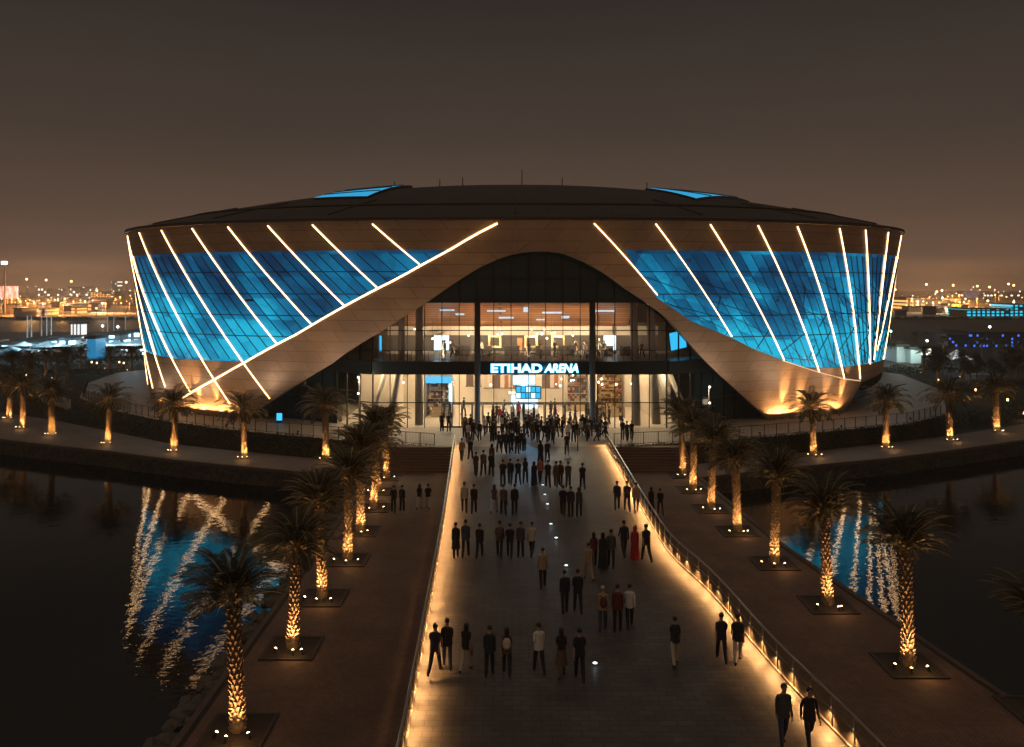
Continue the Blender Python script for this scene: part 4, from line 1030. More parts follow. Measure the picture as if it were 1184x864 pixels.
# ------------------------------------------------------------------ people
m_skin = plain('skin', (0.36, 0.21, 0.14), 0.6); m_hair = plain('hair_black', (0.012, 0.010, 0.009), 0.5); m_shoe = plain('shoes', (0.02, 0.018, 0.017), 0.5); m_eye = plain('eyes', (0.01, 0.01, 0.01), 0.3)
def cloth(name, c): return plain('cloth_' + name, c, 0.85, 0, 0.25, 9, 0.15)
CL = {k: cloth(k, c) for k, c in dict(black=(.014,.013,.014), navy=(.018,.022,.034), grey=(.06,.058,.056), white=(.62,.58,.52), tan=(.36,.25,.16), red=(.38,.025,.03), maroon=(.11,.02,.018), denim=(.035,.05,.085),
      cream=(.5,.43,.34), orange=(.42,.12,.05), olive=(.07,.065,.045), brown=(.12,.075,.05)).items()}
def person_mesh(name, female, stride, sleeve, arm, hgt=1.0, bl=.3, br=.3):
    bend = {-1: bl, 1: br}
    sw = .150 if female else .172; hp = .098 if female else .095
    J, E, RAD, MT = [], [], [], []
    
    def j(p, r, par=None, mt=1):
        J.append(Vector(p)); RAD.append(r if isinstance(r, tuple) else (r, r)); 
        if par is not None: E.append((par, len(J)-1, mt))
        return len(J)-1
    wst = .118 if female else .142
    pel = j((0,0,.95), (.155, .112)); bel = j((0,.0,1.08), (wst,.095), pel); ch = j((0,-.005,1.27), (.150,.108), bel); uc = j((0,0,1.39), (.135,.088), ch)
    nk = j((0,.012,1.49), .054, uc, 0); hd = j((0,.03,1.575), (.068,.078), nk, 0); h2 = j((0,.03,1.655), (.074,.092), hd, 0); h3 = j((0,.02,1.725), (.055,.07), h2, 0)
    fing = []
    for sg in (-1, 1):
        s = sg*stride
        sh = j((sg*sw, -.005, 1.395), .052, uc); a = -s*arm
        el = j((sg*(sw+.016), -.02 + math.sin(a)*.27, 1.405 - math.cos(a)*.28), (.039,.039), sh); a2 = a + bend[sg]
        wr = j((sg*(sw+.018)*(1 if bend[sg] < .9 else .62), J[el].y + math.sin(a2)*.25, J[el].z - math.cos(a2)*.25), .033, el, 1 if sleeve else 0)
        dv = (J[wr]-J[el]).normalized(); hn = j(J[wr] + dv*.075, (.020,.036), wr, 0); fing.append((J[hn].copy(), dv.copy(), sg))
        th = s*.42; hi = j((sg*hp, 0, .90), (.085,.092), pel, 2)
        kn = j((sg*(hp+.004), math.sin(th)*.43, .90 - math.cos(th)*.43), .074, hi, 2); sn = th - (.5 if s < 0 else .12)*abs(s)
        an = j((sg*(hp+.004), J[kn].y + math.sin(sn)*.41, J[kn].z - math.cos(sn)*.41), .058, kn, 2)
        pt = -.55*max(0, -s)
        hl = j((J[an].x, J[an].y - .035, max(.035, J[an].z - .055)), .036, an, 3); j((J[an].x + sg*.015, J[an].y + .15*math.cos(pt), max(.025, J[an].z - .055 + .15*math.sin(pt))), (.042,.026), hl, 3)
    low = min(p.z - r[1] for p, r in zip(J, RAD))
    me = bpy.data.meshes.new('sk'); me.from_pydata([tuple(p) for p in J], [e[:2] for e in E], []); me.update()
    o = bpy.data.objects.new('sk', me); COL.objects.link(o)
    md = o.modifiers.new('Skin', 'SKIN'); md.use_smooth_shade = True
    if not me.skin_vertices: raise RuntimeError('no skin layer')
    for i, v in enumerate(me.skin_vertices[0].data): v.radius = RAD[i]; v.use_root = (i == pel)
    ss = o.modifiers.new('Sub', 'SUBSURF'); ss.levels = 2; ss.render_levels = 2
    bpy.context.view_layer.update()
    bmsh = bpy.data.meshes.new_from_object(o.evaluated_get(bpy.context.evaluated_depsgraph_get())); bpy.data.objects.remove(o)
    g = MB()
    g.v = [tuple(v.co) for v in bmsh.vertices]
    A = np.array([J[e[0]] for e in E]); B = np.array([J[e[1]] for e in E]); D = B - A; DD = (D*D).sum(1)
    mts = [e[2] for e in E]
    for p in bmsh.polygons:
        c = np.array(p.center); t = np.clip(((c - A)*D).sum(1)/DD, 0, 1); dist = np.linalg.norm(A + D*t[:,None] - c, axis=1)
        wr_ = np.array([.13 if m == 1 and i < 3 else .06 for i, m in enumerate(mts)]); k = int(np.argmin(dist - wr_*.6)); mt = mts[k]
        if mt in (1, 2) and (k < 3 or mt == 2): mt = 1 if c[2] > .88 else 2
        if mt == 0 and c[2] < 1.465 and abs(c[0]) < .15: mt = 1
        if not sleeve and mt == 1 and abs(c[0]) > sw + .02 and c[2] < 1.20: mt = 0
        g.f.append(tuple(p.vertices)); g.mi.append(mt)
    for (p, d, sg) in fing:                      # five bent fingers on each palm
        fwd = Vector((0, 1, 0)); fwd = (fwd - d*fwd.dot(d)).normalized(); inn = Vector((-sg, 0, 0))
        for q, (offs, ln) in enumerate(((.026,.070),(.010,.080),(-.008,.074),(-.024,.058))):
            r0 = p + fwd*offs + d*.01; a = r0 + d*ln*.5 + inn*.006; b_ = a + (d*.8 + inn*.6)*ln*.35; c = b_ + (d*.3 + inn*.95)*ln*.3
            g.tube([r0, a, b_, c], [.0092,.009,.008,.006], 5, True, 0)
        r0 = p - d*.035 + fwd*.024; a = r0 + (fwd*.75 + d*.6 + inn*.3).normalized()*.035; b_ = a + (d*.9 + fwd*.2 + inn*.3).normalized()*.03
        g.tube([r0, a, b_], [.011,.010,.007], 5, True, 0)
    # face: nose, eyes, brows, mouth, ears
    g.add([(-.012,.108,1.625),(.012,.108,1.625),(0,.138,1.612),(0,.112,1.672)], [(0,1,2),(0,2,3),(1,3,2)], 0)
    for sg in (-1, 1):
        g.ball((sg*.030,.106,1.668), .011, 1, 4); g.box((sg*.031,.111,1.688), (.034,.008,.007), 0, 4)
        g.ball((sg*.078,.03,1.645), .024, 1, 0, (.4,.8,1.25))
    g.box((0,.108,1.585), (.042,.012,.009), 0, 5)
    me2 = g.mesh(name, [m_skin, CL['navy'], CL['black'], m_shoe, m_eye, plain('lips', (.25,.09,.07), .5)], True)
    for v in me2.vertices: v.co.z -= low; v.co *= hgt
    return me2, low, hgt
def hair_mesh(kind, low, hgt):
    bm = bmesh.new(); bmesh.ops.create_icosphere(bm, subdivisions=3, radius=1)
    g = MB()
    for v in bm.verts:
        x, y, z = v.co; k = 1.0
        px_, py_, pz_ = x*.088, .018 + y*.105, 1.668 + z*.092
        if y > .25 and z < .45: py_ = min(py_, .065 + .03*z)                    # clear of the face
        if z < -.1 and kind == 'short': pz_ = 1.655 + (z + .1)*.05 - .01; py_ = min(py_, .05)
        if kind == 'long' and z < 0: pz_ = 1.66 + z*(.40 if y < .2 else .10); py_ = min(py_, .02) - .03*(-z); px_ *= 1.05
        if kind == 'scarf':
            px_ *= 1.12; py_ = .012 + y*.115
            if z < -.1: pz_ = 1.65 + z*.24; px_ *= 1.15
            if y > .3 and -.75 < z < .4: py_ = .07
        if kind == 'cap' and z < .05: pz_ = 1.675 + z*.03
        g.v.append((px_*hgt, py_*hgt, (pz_ - low)*hgt))
    bm.verts.index_update(); g.f = [tuple(v.index for v in f.verts) for f in bm.faces]; g.mi = [0]*len(g.f); bm.free()
    if kind == 'cap': g.box((0, .135*hgt, (1.69-low)*hgt), (.12*hgt, .09*hgt, .012*hgt))
    return g.mesh('hair', m_hair, True)
def skirt_mesh(low, hgt, z0, z1, r0, r1, folds=9):
    g = MB(); n, m = 12, 36; vs = []
    for i in range(n+1):
        f = i/n; z = z0 + (z1-z0)*f; r = r0 + (r1-r0)*f**.9
        for k in range(m):
            a = 2*PI*k/m; rr = r*(1 + .06*f*math.cos(folds*a + 2*f))
            vs.append((rr*math.cos(a)*hgt, (.0 + rr*.78*math.sin(a))*hgt, (z - low)*hgt))
    g.add(vs, [(i*m+k, (i+1)*m+k, (i+1)*m+(k+1) % m, i*m+(k+1) % m) for i in range(n) for k in range(m)])
    return g.mesh('skirt', CL['black'], True)
VAR = {}
for nm, fem, st, sl_, arm, bl_, br_ in (('man_a', 0, 1, 0, .42, .3, .25), ('man_b', 0, -.8, 0, .5, .25, .4), ('man_c', 0, .5, 1, .35, .2, .3), ('man_d', 0, -.65, 1, .3, 1.5, .25), ('man_e', 0, .85, 1, .45, .35, .3), ('man_f', 0, -1, 0, .3, .2, 1.7), ('man_s', 0, .15, 1, .2, .15, .2),
      ('wom_a', 1, .75, 0, .35, .3, .3), ('wom_b', 1, -.8, 1, .3, .3, 1.6), ('wom_c', 1, .45, 0, .3, 1.6, .4), ('wom_s', 1, .2, 1, .1, .2, .3)):
    VAR[nm] = person_mesh('person', fem, st, sl_, arm, .955 if fem else 1.01, bl_, br_)
HAIR = {(v, k): hair_mesh(k, VAR[v][1], VAR[v][2]) for v in VAR for k in ('short', 'long', 'scarf', 'cap')}
SKIRT = {v: (skirt_mesh(VAR[v][1], VAR[v][2], 1.0, .45, .155, .22), skirt_mesh(VAR[v][1], VAR[v][2], 1.30, .06, .150, .235)) for v in VAR}
GW = 'people walking on the bridge'
SHIRT = {v: skirt_mesh(VAR[v][1], VAR[v][2], 1.37, .83, .150, .182 if v[0] == 'm' else .170, 7) for v in VAR}
for me in SHIRT.values(): me.name = 'shirt'
def person(px, py, label, var='man_a', top='navy', bottom='black', hair='short', haircol=None, z=0.0, group=None, rz=0.0, sc=1.0, dress=None, pos=None):
    p = pos if pos is not None else at(px, py, z)
    var = {'man_a': ('man_a', 'man_e'), 'man_b': ('man_b', 'man_f'), 'wom_a': ('wom_a', 'wom_c')}.get(var, (var,))[int(abs(px*7.3 + py*3.1)) % 2 if var in ('man_a', 'man_b', 'wom_a') else 0]
    if rz != PI: rz += random.uniform(-.22, .22)
    sc *= random.uniform(1.01, 1.09)
    o = bpy.data.objects.new('person', VAR[var][0]); COL.objects.link(o); o.location = p; o.rotation_euler.z = rz + random.uniform(-.12,.12); o.scale = (sc,)*3
    tag(o, label, 'person', group)
    for i, m in ((1, CL[top]), (2, CL[bottom])): o.material_slots[i].link = 'OBJECT'; o.material_slots[i].material = m
    h = link('scarf' if hair == 'scarf' else ('cap' if hair == 'cap' else 'hair'), HAIR[(var, hair)], o)
    if haircol: h.material_slots[0].link = 'OBJECT'; h.material_slots[0].material = CL[haircol]
    if dress is None and group == GW and py > 530:
        d = link('shirt', SHIRT[var], o); d.material_slots[0].link = 'OBJECT'; d.material_slots[0].material = CL[top]
    if dress is not None:
        d = link('dress' if dress else 'skirt', SKIRT[var][1 if dress else 0], o); d.material_slots[0].link = 'OBJECT'; d.material_slots[0].material = CL[bottom if not dress else top]
    return o
P = person
near = [
 (503,779,'man in dark navy tee walking beside the left balustrade','man_a','navy','black','short'),
 (517,773,'man in black tee, second from the left balustrade in the nearest line','man_b','black','denim','short'),
 (539,776,'long haired woman in black top and pale trousers','wom_a','black','cream','long'),
 (566,781,'man in blue grey shirt between two long haired women','man_c','navy','black','short'),
 (586,781,'long haired woman in a pale top and dark trousers near the white shirted man','wom_b','brown','black','long'),
 (623,778,'man in bright white shirt and dark trousers on the near bridge centre','man_d','white','black','short'),
 (649,783,'long haired woman in black top and tan trousers','wom_a','black','brown','long'),
 (670,787,'man all in black just left of the nearest floor light','man_b','black','black','short'),
 (653,709,'heavy dark coated person walking alone beside a companion in a jacket','man_s','navy','navy','short'),
 (668,709,'man in open black jacket beside the dark coated walker','man_d','black','black','short'),
 (697,729,'person in pale cap and patterned tan top','man_c','tan','denim','cap'),
 (714,730,'person in dark maroon top between a capped and a white shirted walker','man_s','maroon','black','short'),
 (728,726,'man in white shirt swinging his arm, right of the maroon top','man_a','white','black','short'),
 (780.5,769,'lone walker in dark top and cream trousers right of the bridge centre','wom_a','navy','cream','short'),
 (834,765,'man in dark tee and dark trousers strolling by the right balustrade','man_b','navy','black','short'),
 (853,767,'man in dark tee and cream trousers next to the right balustrade','man_a','navy','cream','short'),
 (527,645,'short haired woman in black dress near the left balustrade','wom_s','black','black','short'),
 (538.5,644,'man in blue jacket beside the woman in black dress','man_c','denim','black','short'),
 (554.6,645.5,'man in black tee with narrow trousers walking alone','man_a','black','black','short'),
 (577.6,644,'person in dark brown top, first of a line of four','man_d','brown','black','short'),
 (589.5,645.5,'person in black, second of the line of four','man_b','black','black','short'),
 (602,644.5,'tall man in long dark coat, third of the line of four','man_s','grey','black','short'),
 (615,644,'man in pale peach shirt, last of the line of four','man_b','cream','black','short'),
 (627.6,680,'man in tan shirt walking alone behind the line of four','man_c','tan','black','short'),
 (680.5,671,'person all in tan clothes right of the floor lights','wom_b','tan','tan','short'),
 (686.5,656,'long haired woman in dark maroon top','wom_a','maroon','black','long'),
 (697,658,'woman in black robe and headscarf','wom_s','black','black','scarf'),
 (706.5,656.5,'person in dark green top beside the black robe','man_d','olive','black','short'),
 (721.5,644,'man in dark navy clothes left of the red dress','man_a','navy','navy','short'),
 (734,648,'woman in bright red dress and red headscarf','wom_s','red','red','scarf'),
 (747,649.5,'curly haired person in black right of the red dress','man_b','black','black','short'),
 (537,593,'man in pale shirt and dark trousers by the left balustrade','man_b','cream','black','short'),
 (548,594,'man in black tee beside the pale shirted man','man_a','black','black','short'),
 (571.5,593,'long haired woman in pale trousers further up the bridge','wom_a','brown','cream','long'),
 (582,595.5,'broad man in dark brown jacket beside the woman in pale trousers','man_d','brown','black','short'),
 (595,595.5,'person in black coat casting a long reflection','man_s','black','black','short'),
 (651,597,'person in black, leftmost of three abreast','man_b','black','black','short'),
 (660,598,'person in dark navy, middle of three abreast','man_s','navy','black','short'),
 (669.5,597.5,'person with reddish scarf, rightmost of three abreast','wom_s','grey','black','scarf'),
 (713.5,590,'man in dark tee with open arms near the right balustrade','man_a','navy','navy','short'),
 (725,591.5,'man with dark clothes and a cap by the right balustrade','man_b','black','denim','cap'),
 (735.5,592.5,'person in tan top touching the right balustrade','man_c','tan','black','short'),
]
for (px, py, lab, var, top, bot, hr) in near:
    kw = {}
    if 'black dress' in lab and 'woman' in lab and 'short haired' in lab: kw['dress'] = 0
    if lab.startswith('woman in') and ('robe' in lab or 'red dress' in lab): kw['dress'] = 1
    if hr == 'scarf': kw['haircol'] = top if 'reddish' not in lab else 'maroon'
    if hr == 'cap': kw['haircol'] = 'cream' if 'pale cap' in lab else 'black'
    if 'tan trousers' in lab: kw['dress'] = 0
    P(px, py, lab, var, top, bot, hr, group=GW, sc=1.0, **kw)
BAG = {}
def bag(px, py, z, label, col, kind, rz=0.0):
    p = at(px, py, z)
    if kind == 'backpack':
        e = empty('backpack', p + Vector((0, -.17, 1.02)), label, 'backpack', None, rz)
        g = MB(); g.ball((0, -.06, .2), .2, 2, 0, (.78, .5, 1.12)); g.build('bag_body', CL[col], e, True)
        g = MB(); g.ball((0, -.13, .12), .11, 2, 0, (.95, .5, .8)); g.build('pocket', CL[col], e, True)
        for s_ in (-1, 1): g = MB(); g.tube([(s_*.09, 0, .38), (s_*.10, .10, .42), (s_*.11, .24, .36), (s_*.11, .27, .2), (s_*.10, .05, .06)], .016, 5); g.build('strap', CL['black'], e)
    else:
        e = empty('handbag', p + Vector((.21, 0, .62)), label, 'handbag', None, rz)
        g = MB(); g.box((0, 0, .1), (.08, .28, .2)); g.build('bag_body', CL[col], e)
        g = MB(); g.tube([(0, -.09, .2), (0, -.05, .40), (0, .05, .40), (0, .09, .2)], .012, 5); g.build('strap', CL[col], e)
bag(586, 781, 0, 'pale backpack on the long haired woman near the white shirted man', 'cream', 'backpack')
bag(697, 729, 0, 'dark red backpack on the person in the pale cap', 'maroon', 'backpack')
bag(725, 591.5, 0, 'dark backpack on the capped man by the right balustrade', 'grey', 'backpack')
bag(577.6, 644, 0, 'grey backpack on the first of a line of four', 'grey', 'backpack')
bag(539, 776, 0, 'brown handbag carried by the long haired woman in pale trousers', 'brown', 'handbag')
bag(582, 595.5, 0, 'dark handbag carried by the broad man in the brown jacket', 'black', 'handbag')
P(906, 862, 'man in dark grey shirt walking towards the camera by the right balustrade', 'man_c', 'grey', 'denim', 'short', group=GW, rz=PI)
P(936, 866, 'man in black tee walking towards the camera, nearest the right balustrade', 'man_e', 'black', 'navy', 'short', group=GW, rz=PI)
# promenade strollers
for (px, py, lab, var, top, bot, hr, dr) in ((753,589,'robed person on the right promenade beside the balustrade','wom_s','black','black','scarf',1), (763.5,593,'person in patterned trousers on the right promenade','man_d','black','maroon','short',None),
     (465,588,'tall dark figure beside the palms on the left promenade','man_s','black','black','short',None), (455,590,'dark figure under the palm fronds of the left promenade','man_d','black','black','short',None),
     (485,586,'person with pale trousers on the left promenade, nearer the palms','wom_a','black','cream','long',None), (495,586,'person with pale trousers on the left promenade, nearer the bridge','man_b','black','cream','short',None)):
    P(px, py + 3, lab, var, top, bot, hr, z=ZL + .004, group='people on the promenades', dress=dr, haircol='black' if hr == 'scarf' else None)
# third and further lines
mid = [(581.5,563,'dark clothed walker, first of four abreast below the crowd','man_a','black','black'),(590,561,'dark clothed walker, second of four abreast below the crowd','man_d','navy','black'),(599,561,'dark clothed walker, third of four abreast below the crowd','man_b','black','black'),
       (607.5,559,'slim dark walker, last of four abreast below the crowd','wom_a','black','black'),(617.5,562,'walker in black robe left of the orange top','wom_s','black','black'),(624.5,558,'walker in orange top','man_c','orange','black'),
       (633.5,564,'walker in black by the far floor lights','man_b','black','black'),(643,563.5,'walker in brown and red clothes, left in a huddle of three','wom_b','brown','maroon'),(648,562.5,'walker in maroon, middle of a huddle of three','man_d','maroon','black'),
       (657,564,'walker in grey top, right in a huddle of three','man_a','grey','black'),(673.5,566,'lone walker in black with legs apart','man_b','black','black'),
       (550.5,551,'walker with red scarf leading two companions','wom_b','maroon','black'),(559,550.5,'walker in brown between two companions','man_a','brown','black'),(568,551,'walker in black right of two companions','man_d','black','black'),(568.7,541,'robed walker ahead of the red scarf','wom_s','maroon','black'),
       (534,533.5,'man in tan shirt just inside the left balustrade end','man_b','tan','black'),(544,532,'man in black beside the tan shirt','man_a','black','black'),
       (625,536,'tall robed figure near the bridge head','wom_s','black','black'),(633,535.5,'man in black near the bridge head','man_a','black','black'),(655.5,527,'lone man in black crossing the bridge head','man_b','black','black'),
       (606.5,522,'small child in dark clothes near the crowd','man_s','black','black'),(700,507,'lone person right of the crowd','man_a','black','black'),
       (720,509,'person in dark coat, left of three by the right doors','man_d','black','black'),(725,511,'person in dark coat, middle of three by the right doors','man_a','navy','black'),(730.5,509.5,'person in dark coat, right of three by the right doors','wom_b','black','black'),
       (511,499,'dark figure in the open doorway left of the crowd','man_s','black','black'),(519,500,'dark figure leaving the doorway left of the crowd','man_a','grey','black')]
for (px, py, lab, var, top, bot) in mid:
    P(px, py, lab, var, top, bot, 'long' if var == 'wom_a' else 'scarf' if var == 'wom_s' else 'short', group=GW, dress=1 if var == 'wom_s' and 'rob' in lab else None, sc=.68 if 'child' in lab else 1.0, haircol='black' if var == 'wom_s' else None)
rn = random.Random(21); taken = []
cw = [(577,524),(582,523),(587.5,525),(592,523),(598,525),(603,522)]
for px, py in cw:
    P(px, py, 'dark clothed person in the tight knot of six before the crowd', rn.choice(['man_a','man_b','man_d','man_s']), rn.choice(['black','navy','black','grey']), 'black', group='six people before the crowd', rz=rn.uniform(-.6,.6))
n = 0
while n < 66:
    px = rn.uniform(531, 700); py = rn.uniform(497, 515); q = at(px, py)
    if rn.random() < abs(px - 615)/170 or q.y < 70.5 or q.y > YF - 1.6: continue
    if any((q - t).length < .52 for t in taken): continue
    taken.append(q); n += 1
    v = rn.choice(list(VAR)); top = rn.choice(['black','black','navy','grey','black','navy','brown','white','maroon','black'])
    P(0, 0, 'person standing among the dense crowd outside the glass doors', v, top, rn.choice(['black','black','navy','denim']), 'long' if v[0] == 'w' and rn.random() < .6 else 'short', group='crowd outside the glass doors', pos=q, rz=rn.uniform(-PI, PI) if rn.random() < .5 else 0)
P(581, 497.5, 'person in vivid red top among the crowd at the doors', 'man_c', 'red', 'black', group='crowd outside the glass doors')
n = 0
for k in range(26):
    x = rn.uniform(-8, 10); y = rn.uniform(79, 86)
    P(0, 0, 'person inside the ground floor foyer behind the glass', rn.choice(list(VAR)), rn.choice(['black','grey','white','brown','navy','red']), 'black', group='people in the ground floor foyer', pos=Vector((x, y, .013)), rz=rn.uniform(-PI, PI))
for k in range(20):
    x = rn.uniform(-12, 14); y = rn.uniform(79.6, 82.5)
    P(0, 0, 'person on the upper gallery behind the glass', rn.choice(list(VAR)), rn.choice(['black','grey','white','brown','navy']), 'black', group='people on the upper gallery', pos=Vector((x, y, 6.421)), rz=rn.uniform(-PI, PI))

# ------------------------------------------------------------------ small plaza furniture
def lamp_post(p, hgt, label, col=(1, .85, .62), pw=60, em=5, group=None, arms=2):
    e = empty('lamp_post', p, label, 'lamp post', group)
    g = MB(); g.lathe([(.11, 0), (.11, .3), (.06, .35), (.045, hgt)], n=10); g.build('pole', plain('pole_grey', (.25,.24,.22), .5, .5), e)
    for k in range(arms):
        z = hgt - .1 - k*1.5; g = MB(); g.box((0, -.2, z), (.08, .42, .06)); g.build('arm', M_dark, e)
        g = MB(); g.ball((0, -.42, z - .03), .11); g.build('lamp_head', glow('lamp_warm%d' % int(em), col, em), e)
    lamp('POINT', Vector(p) + Vector((0, -.5, hgt - .5)), pw, col, e, size=.15)
lamp_post((-14.3, 75.2, 0), 5.4, 'slim pole with two lamps before the dark glass left of the doors', pw=120)
lamp_post((18.6, 76.0, 0), 4.4, 'slim pole with lamps before the dark glass right of the doors', pw=80)
e = empty('info_totem', (at(323, 489).x, at(323, 489).y, 0), 'small blue lit totem at the foot of the left arch leg', 'sign')
g = MB(); g.bb(-.2, .2, -.08, .08, 0, .25); g.build('base', M_dark, e)
g = MB(); g.bb(-.25, .25, -.1, .1, .25, .95); g.build('panel', m_scr_b, e)
for i, (px, py, lab) in enumerate(((668,521,'slim dark sign post at the bridge head'), (718,517,'tall dark post beside the right balustrade end'))):
    e = empty('sign_post', at(px, py), lab, 'post'); g = MB(); g.lathe([(.09, 0), (.09, .03), (.035, .05), (.03, 1.6 + i*1.1)], n=10); g.build('pole', M_dark, e)
    g = MB(); g.box((0, -.03, 1.5 + i), (.35, .04, .4)); g.build('plate', plain('plate', (.2,.2,.2), .5), e)

# ------------------------------------------------------------------ far shore: buildings, lamps, tents
rn = random.Random(31)
SOD = (1.0, 0.42, 0.09); WHT = (0.75, 0.9, 1.0)
def lit_windows(name, col, strength, sx, sz, dens, wallc):
    m, nt, b = nodes(name); L = nt.links
    tc = N(nt, 'ShaderNodeTexCoord'); mp = N(nt, 'ShaderNodeVectorMath', operation='MULTIPLY'); mp.inputs[1].default_value = (sx, 0.001, sz); L.new(tc.outputs['Object'], mp.inputs[0])
    fl = N(nt, 'ShaderNodeVectorMath', operation='FLOOR'); fr = N(nt, 'ShaderNodeVectorMath', operation='FRACTION'); L.new(mp.outputs[0], fl.inputs[0]); L.new(mp.outputs[0], fr.inputs[0])
    wn = N(nt, 'ShaderNodeTexWhiteNoise', noise_dimensions='3D'); L.new(fl.outputs[0], wn.inputs['Vector'])
    gt_ = N(nt, 'ShaderNodeMath', operation='LESS_THAN'); gt_.inputs[1].default_value = dens; L.new(wn.outputs['Value'], gt_.inputs[0])
    s2 = N(nt, 'ShaderNodeSeparateXYZ'); L.new(fr.outputs[0], s2.inputs[0])
    ax = N(nt, 'ShaderNodeMath', operation='COMPARE'); ax.inputs[1].default_value = .5; ax.inputs[2].default_value = .3; L.new(s2.outputs['X'], ax.inputs[0])
    az_ = N(nt, 'ShaderNodeMath', operation='COMPARE'); az_.inputs[1].default_value = .5; az_.inputs[2].default_value = .3; L.new(s2.outputs['Z'], az_.inputs[0])
    m1 = N(nt, 'ShaderNodeMath', operation='MULTIPLY'); m2 = N(nt, 'ShaderNodeMath', operation='MULTIPLY'); m3 = N(nt, 'ShaderNodeMath', operation='MULTIPLY'); m3.inputs[1].default_value = strength
    L.new(gt_.outputs[0], m1.inputs[0]); L.new(ax.outputs[0], m1.inputs[1]); L.new(m1.outputs[0], m2.inputs[0]); L.new(az_.outputs[0], m2.inputs[1]); L.new(m2.outputs[0], m3.inputs[0])
    L.new(m3.outputs[0], b.inputs['Emission Strength']); b.inputs['Emission Color'].default_value = (*col, 1); b.inputs['Base Color'].default_value = (*wallc, 1)
    MATS[name] = m; return m
mw_w = lit_windows('windows_white', (.9,.85,.75), 3.0, .25, .3, .35, (.08,.075,.07)); mw_o = lit_windows('windows_orange', (1,.45,.12), 1.6, .3, .5, .75, (.2,.13,.08)); mw_b = lit_windows('windows_blue', (.05,.2,1), 1.2, 1.3, 1.2, .34, (.05,.05,.09))
mw_cy = lit_windows('windows_cyan', (.02,.6,.85), 1.3, .45, .7, .85, (.02,.12,.16))
mw_c = lit_windows('windows_cool', (.45,.8,1), 4.0, .45, .6, .65, (.2,.22,.24))
m_roofd = plain('far_roof', (.05,.045,.04), .8)
def building(px0, px1, py_top, y, wall, label, depth=18, group=None, base=ZL, cat='building'):
    x0, x1 = (px0-CX)*y/F, (px1-CX)*y/F; zt = H - (py_top-HY)*y/F
    e = empty('far_building', ((x0+x1)/2, y, base), label, cat, group); W = (x1-x0)/2; h = zt - base
    g = MB(); g.bb(-W, W, 0, depth, 0, h); g.build('walls', wall, e)
    g = MB(); g.bb(-W-.4, W+.4, -.4, depth+.4, h, h+.5); g.build('roof', m_roofd, e)
    return e
far_b = [(44,72,334,980,mw_w,'far block with scattered white windows'),(78,104,332,1000,mw_w,'wider far block with white windows behind the flag poles'),
 (104,132,338,900,mw_o,'far low block with orange windows left of the arena'),(129,136,325,1500,mw_w,'slim far tower on the hazy horizon'),
 (1048,1080,345,480,mw_o,'two tier orange lit terminal on the right shore'),
 (1090,1116,341,900,plain('dark_block', (.05,.04,.035), .9),'dark far block under the sodium masts'),(1116,1132,337,880,mw_b,'far building with blue windows on the right horizon'),(1136,1184,341,950,mw_w,'far housing with sparse white windows at the right border')]
for (a, b_, t, y, m, lab) in far_b: building(a, b_, t, y, m, lab, group='far buildings')
m_sand = plain('yard_sand', (.34,.27,.19), .9, 0, .35, .05)
g = MB()
for a, b_ in ((-60, 165), (1020, 1126), (1126, 1260)):
    g.sheet([((a-CX)*362/F, 362), ((b_-CX)*362/F, 362), ((b_-CX)*760/F, 760), ((a-CX)*760/F, 760)], ZL + .01)
tag(g.build('yard_ground', m_sand), kind='structure')
m_chan = plain('channel_water', (.006,.007,.009), .55); g = MB(); g.sheet([(-900, 258), (-60, 258), (-60, 340), (-900, 340)], ZL + .012); tag(g.build('channel_water', m_chan), kind='structure')
m_shed = [plain('shed_ochre', (.5,.32,.15), .8, 0, .3, .5), plain('shed_grey', (.4,.33,.26), .8, 0, .3, .5), plain('shed_brown', (.3,.16,.08), .8, 0, .3, .5), plain('shed_dark', (.08,.05,.03), .8)]
for k in range(64):
    left_ = k % 2 == 0
    y = rn.uniform(372, 640); px = rn.uniform(-2, 156) if left_ else rn.uniform(1026, 1114); wpx = rn.uniform(5, 16); hh = rn.uniform(2.0, 4.6)
    building(px, px + wpx, HY + (H - ZL - hh)*F/y, y, rn.choice(m_shed + [mw_o]), 'low shed under sodium light on the ' + ('left' if left_ else 'right') + ' far shore', rn.uniform(6, 12), 'sheds on the %s far shore' % ('left' if left_ else 'right'))
building(1120, 1171, 358, 378, mw_cy, 'long building with glowing cyan front on the right shore', group='far buildings')
building(1170, 1186, 352.5, 382, mw_cy, 'taller cyan lit hall at the right border', group='far buildings')
building(1037, 1048, 401, 159, plain('pale_teal', (.55,.66,.64), .6), 'small pale kiosk right of the arena', 5, 'small buildings right of the arena')
building(1053, 1065, 404, 157, plain('pale_teal', (0,0,0)), 'second small pale kiosk right of the arena, a little wider', 5, 'small buildings right of the arena')
building(1000, 1036, 399, 165, mw_c, 'low cool lit pavilion half hidden by the arena', 8, 'small buildings right of the arena')
building(1122, 1186, 386, 196, mw_b, 'low building with blue and violet windows at the right border', 12, 'small buildings right of the arena')
building(1096, 1119, 389, 197, mw_b, 'small building with blue windows behind the far palms', 10, 'small buildings right of the arena')
building(1066, 1096, 403, 168, mw_w, 'low dark restaurant with small white windows', 8, 'small buildings right of the arena')
building(82, 95.5, 375, 205, lit_windows('white_slats', (1,.93,.86), 1.1, 1.1, .12, .85, (.25,.25,.25)), 'white lit cube building among blue lit tents', 2, 'buildings of the lit fairground')
building(100.5, 110.5, 392, 165, glow('blue_box', (.02,.25,.5), .8), 'blue lit box kiosk in front of the tents', 4, 'buildings of the lit fairground')
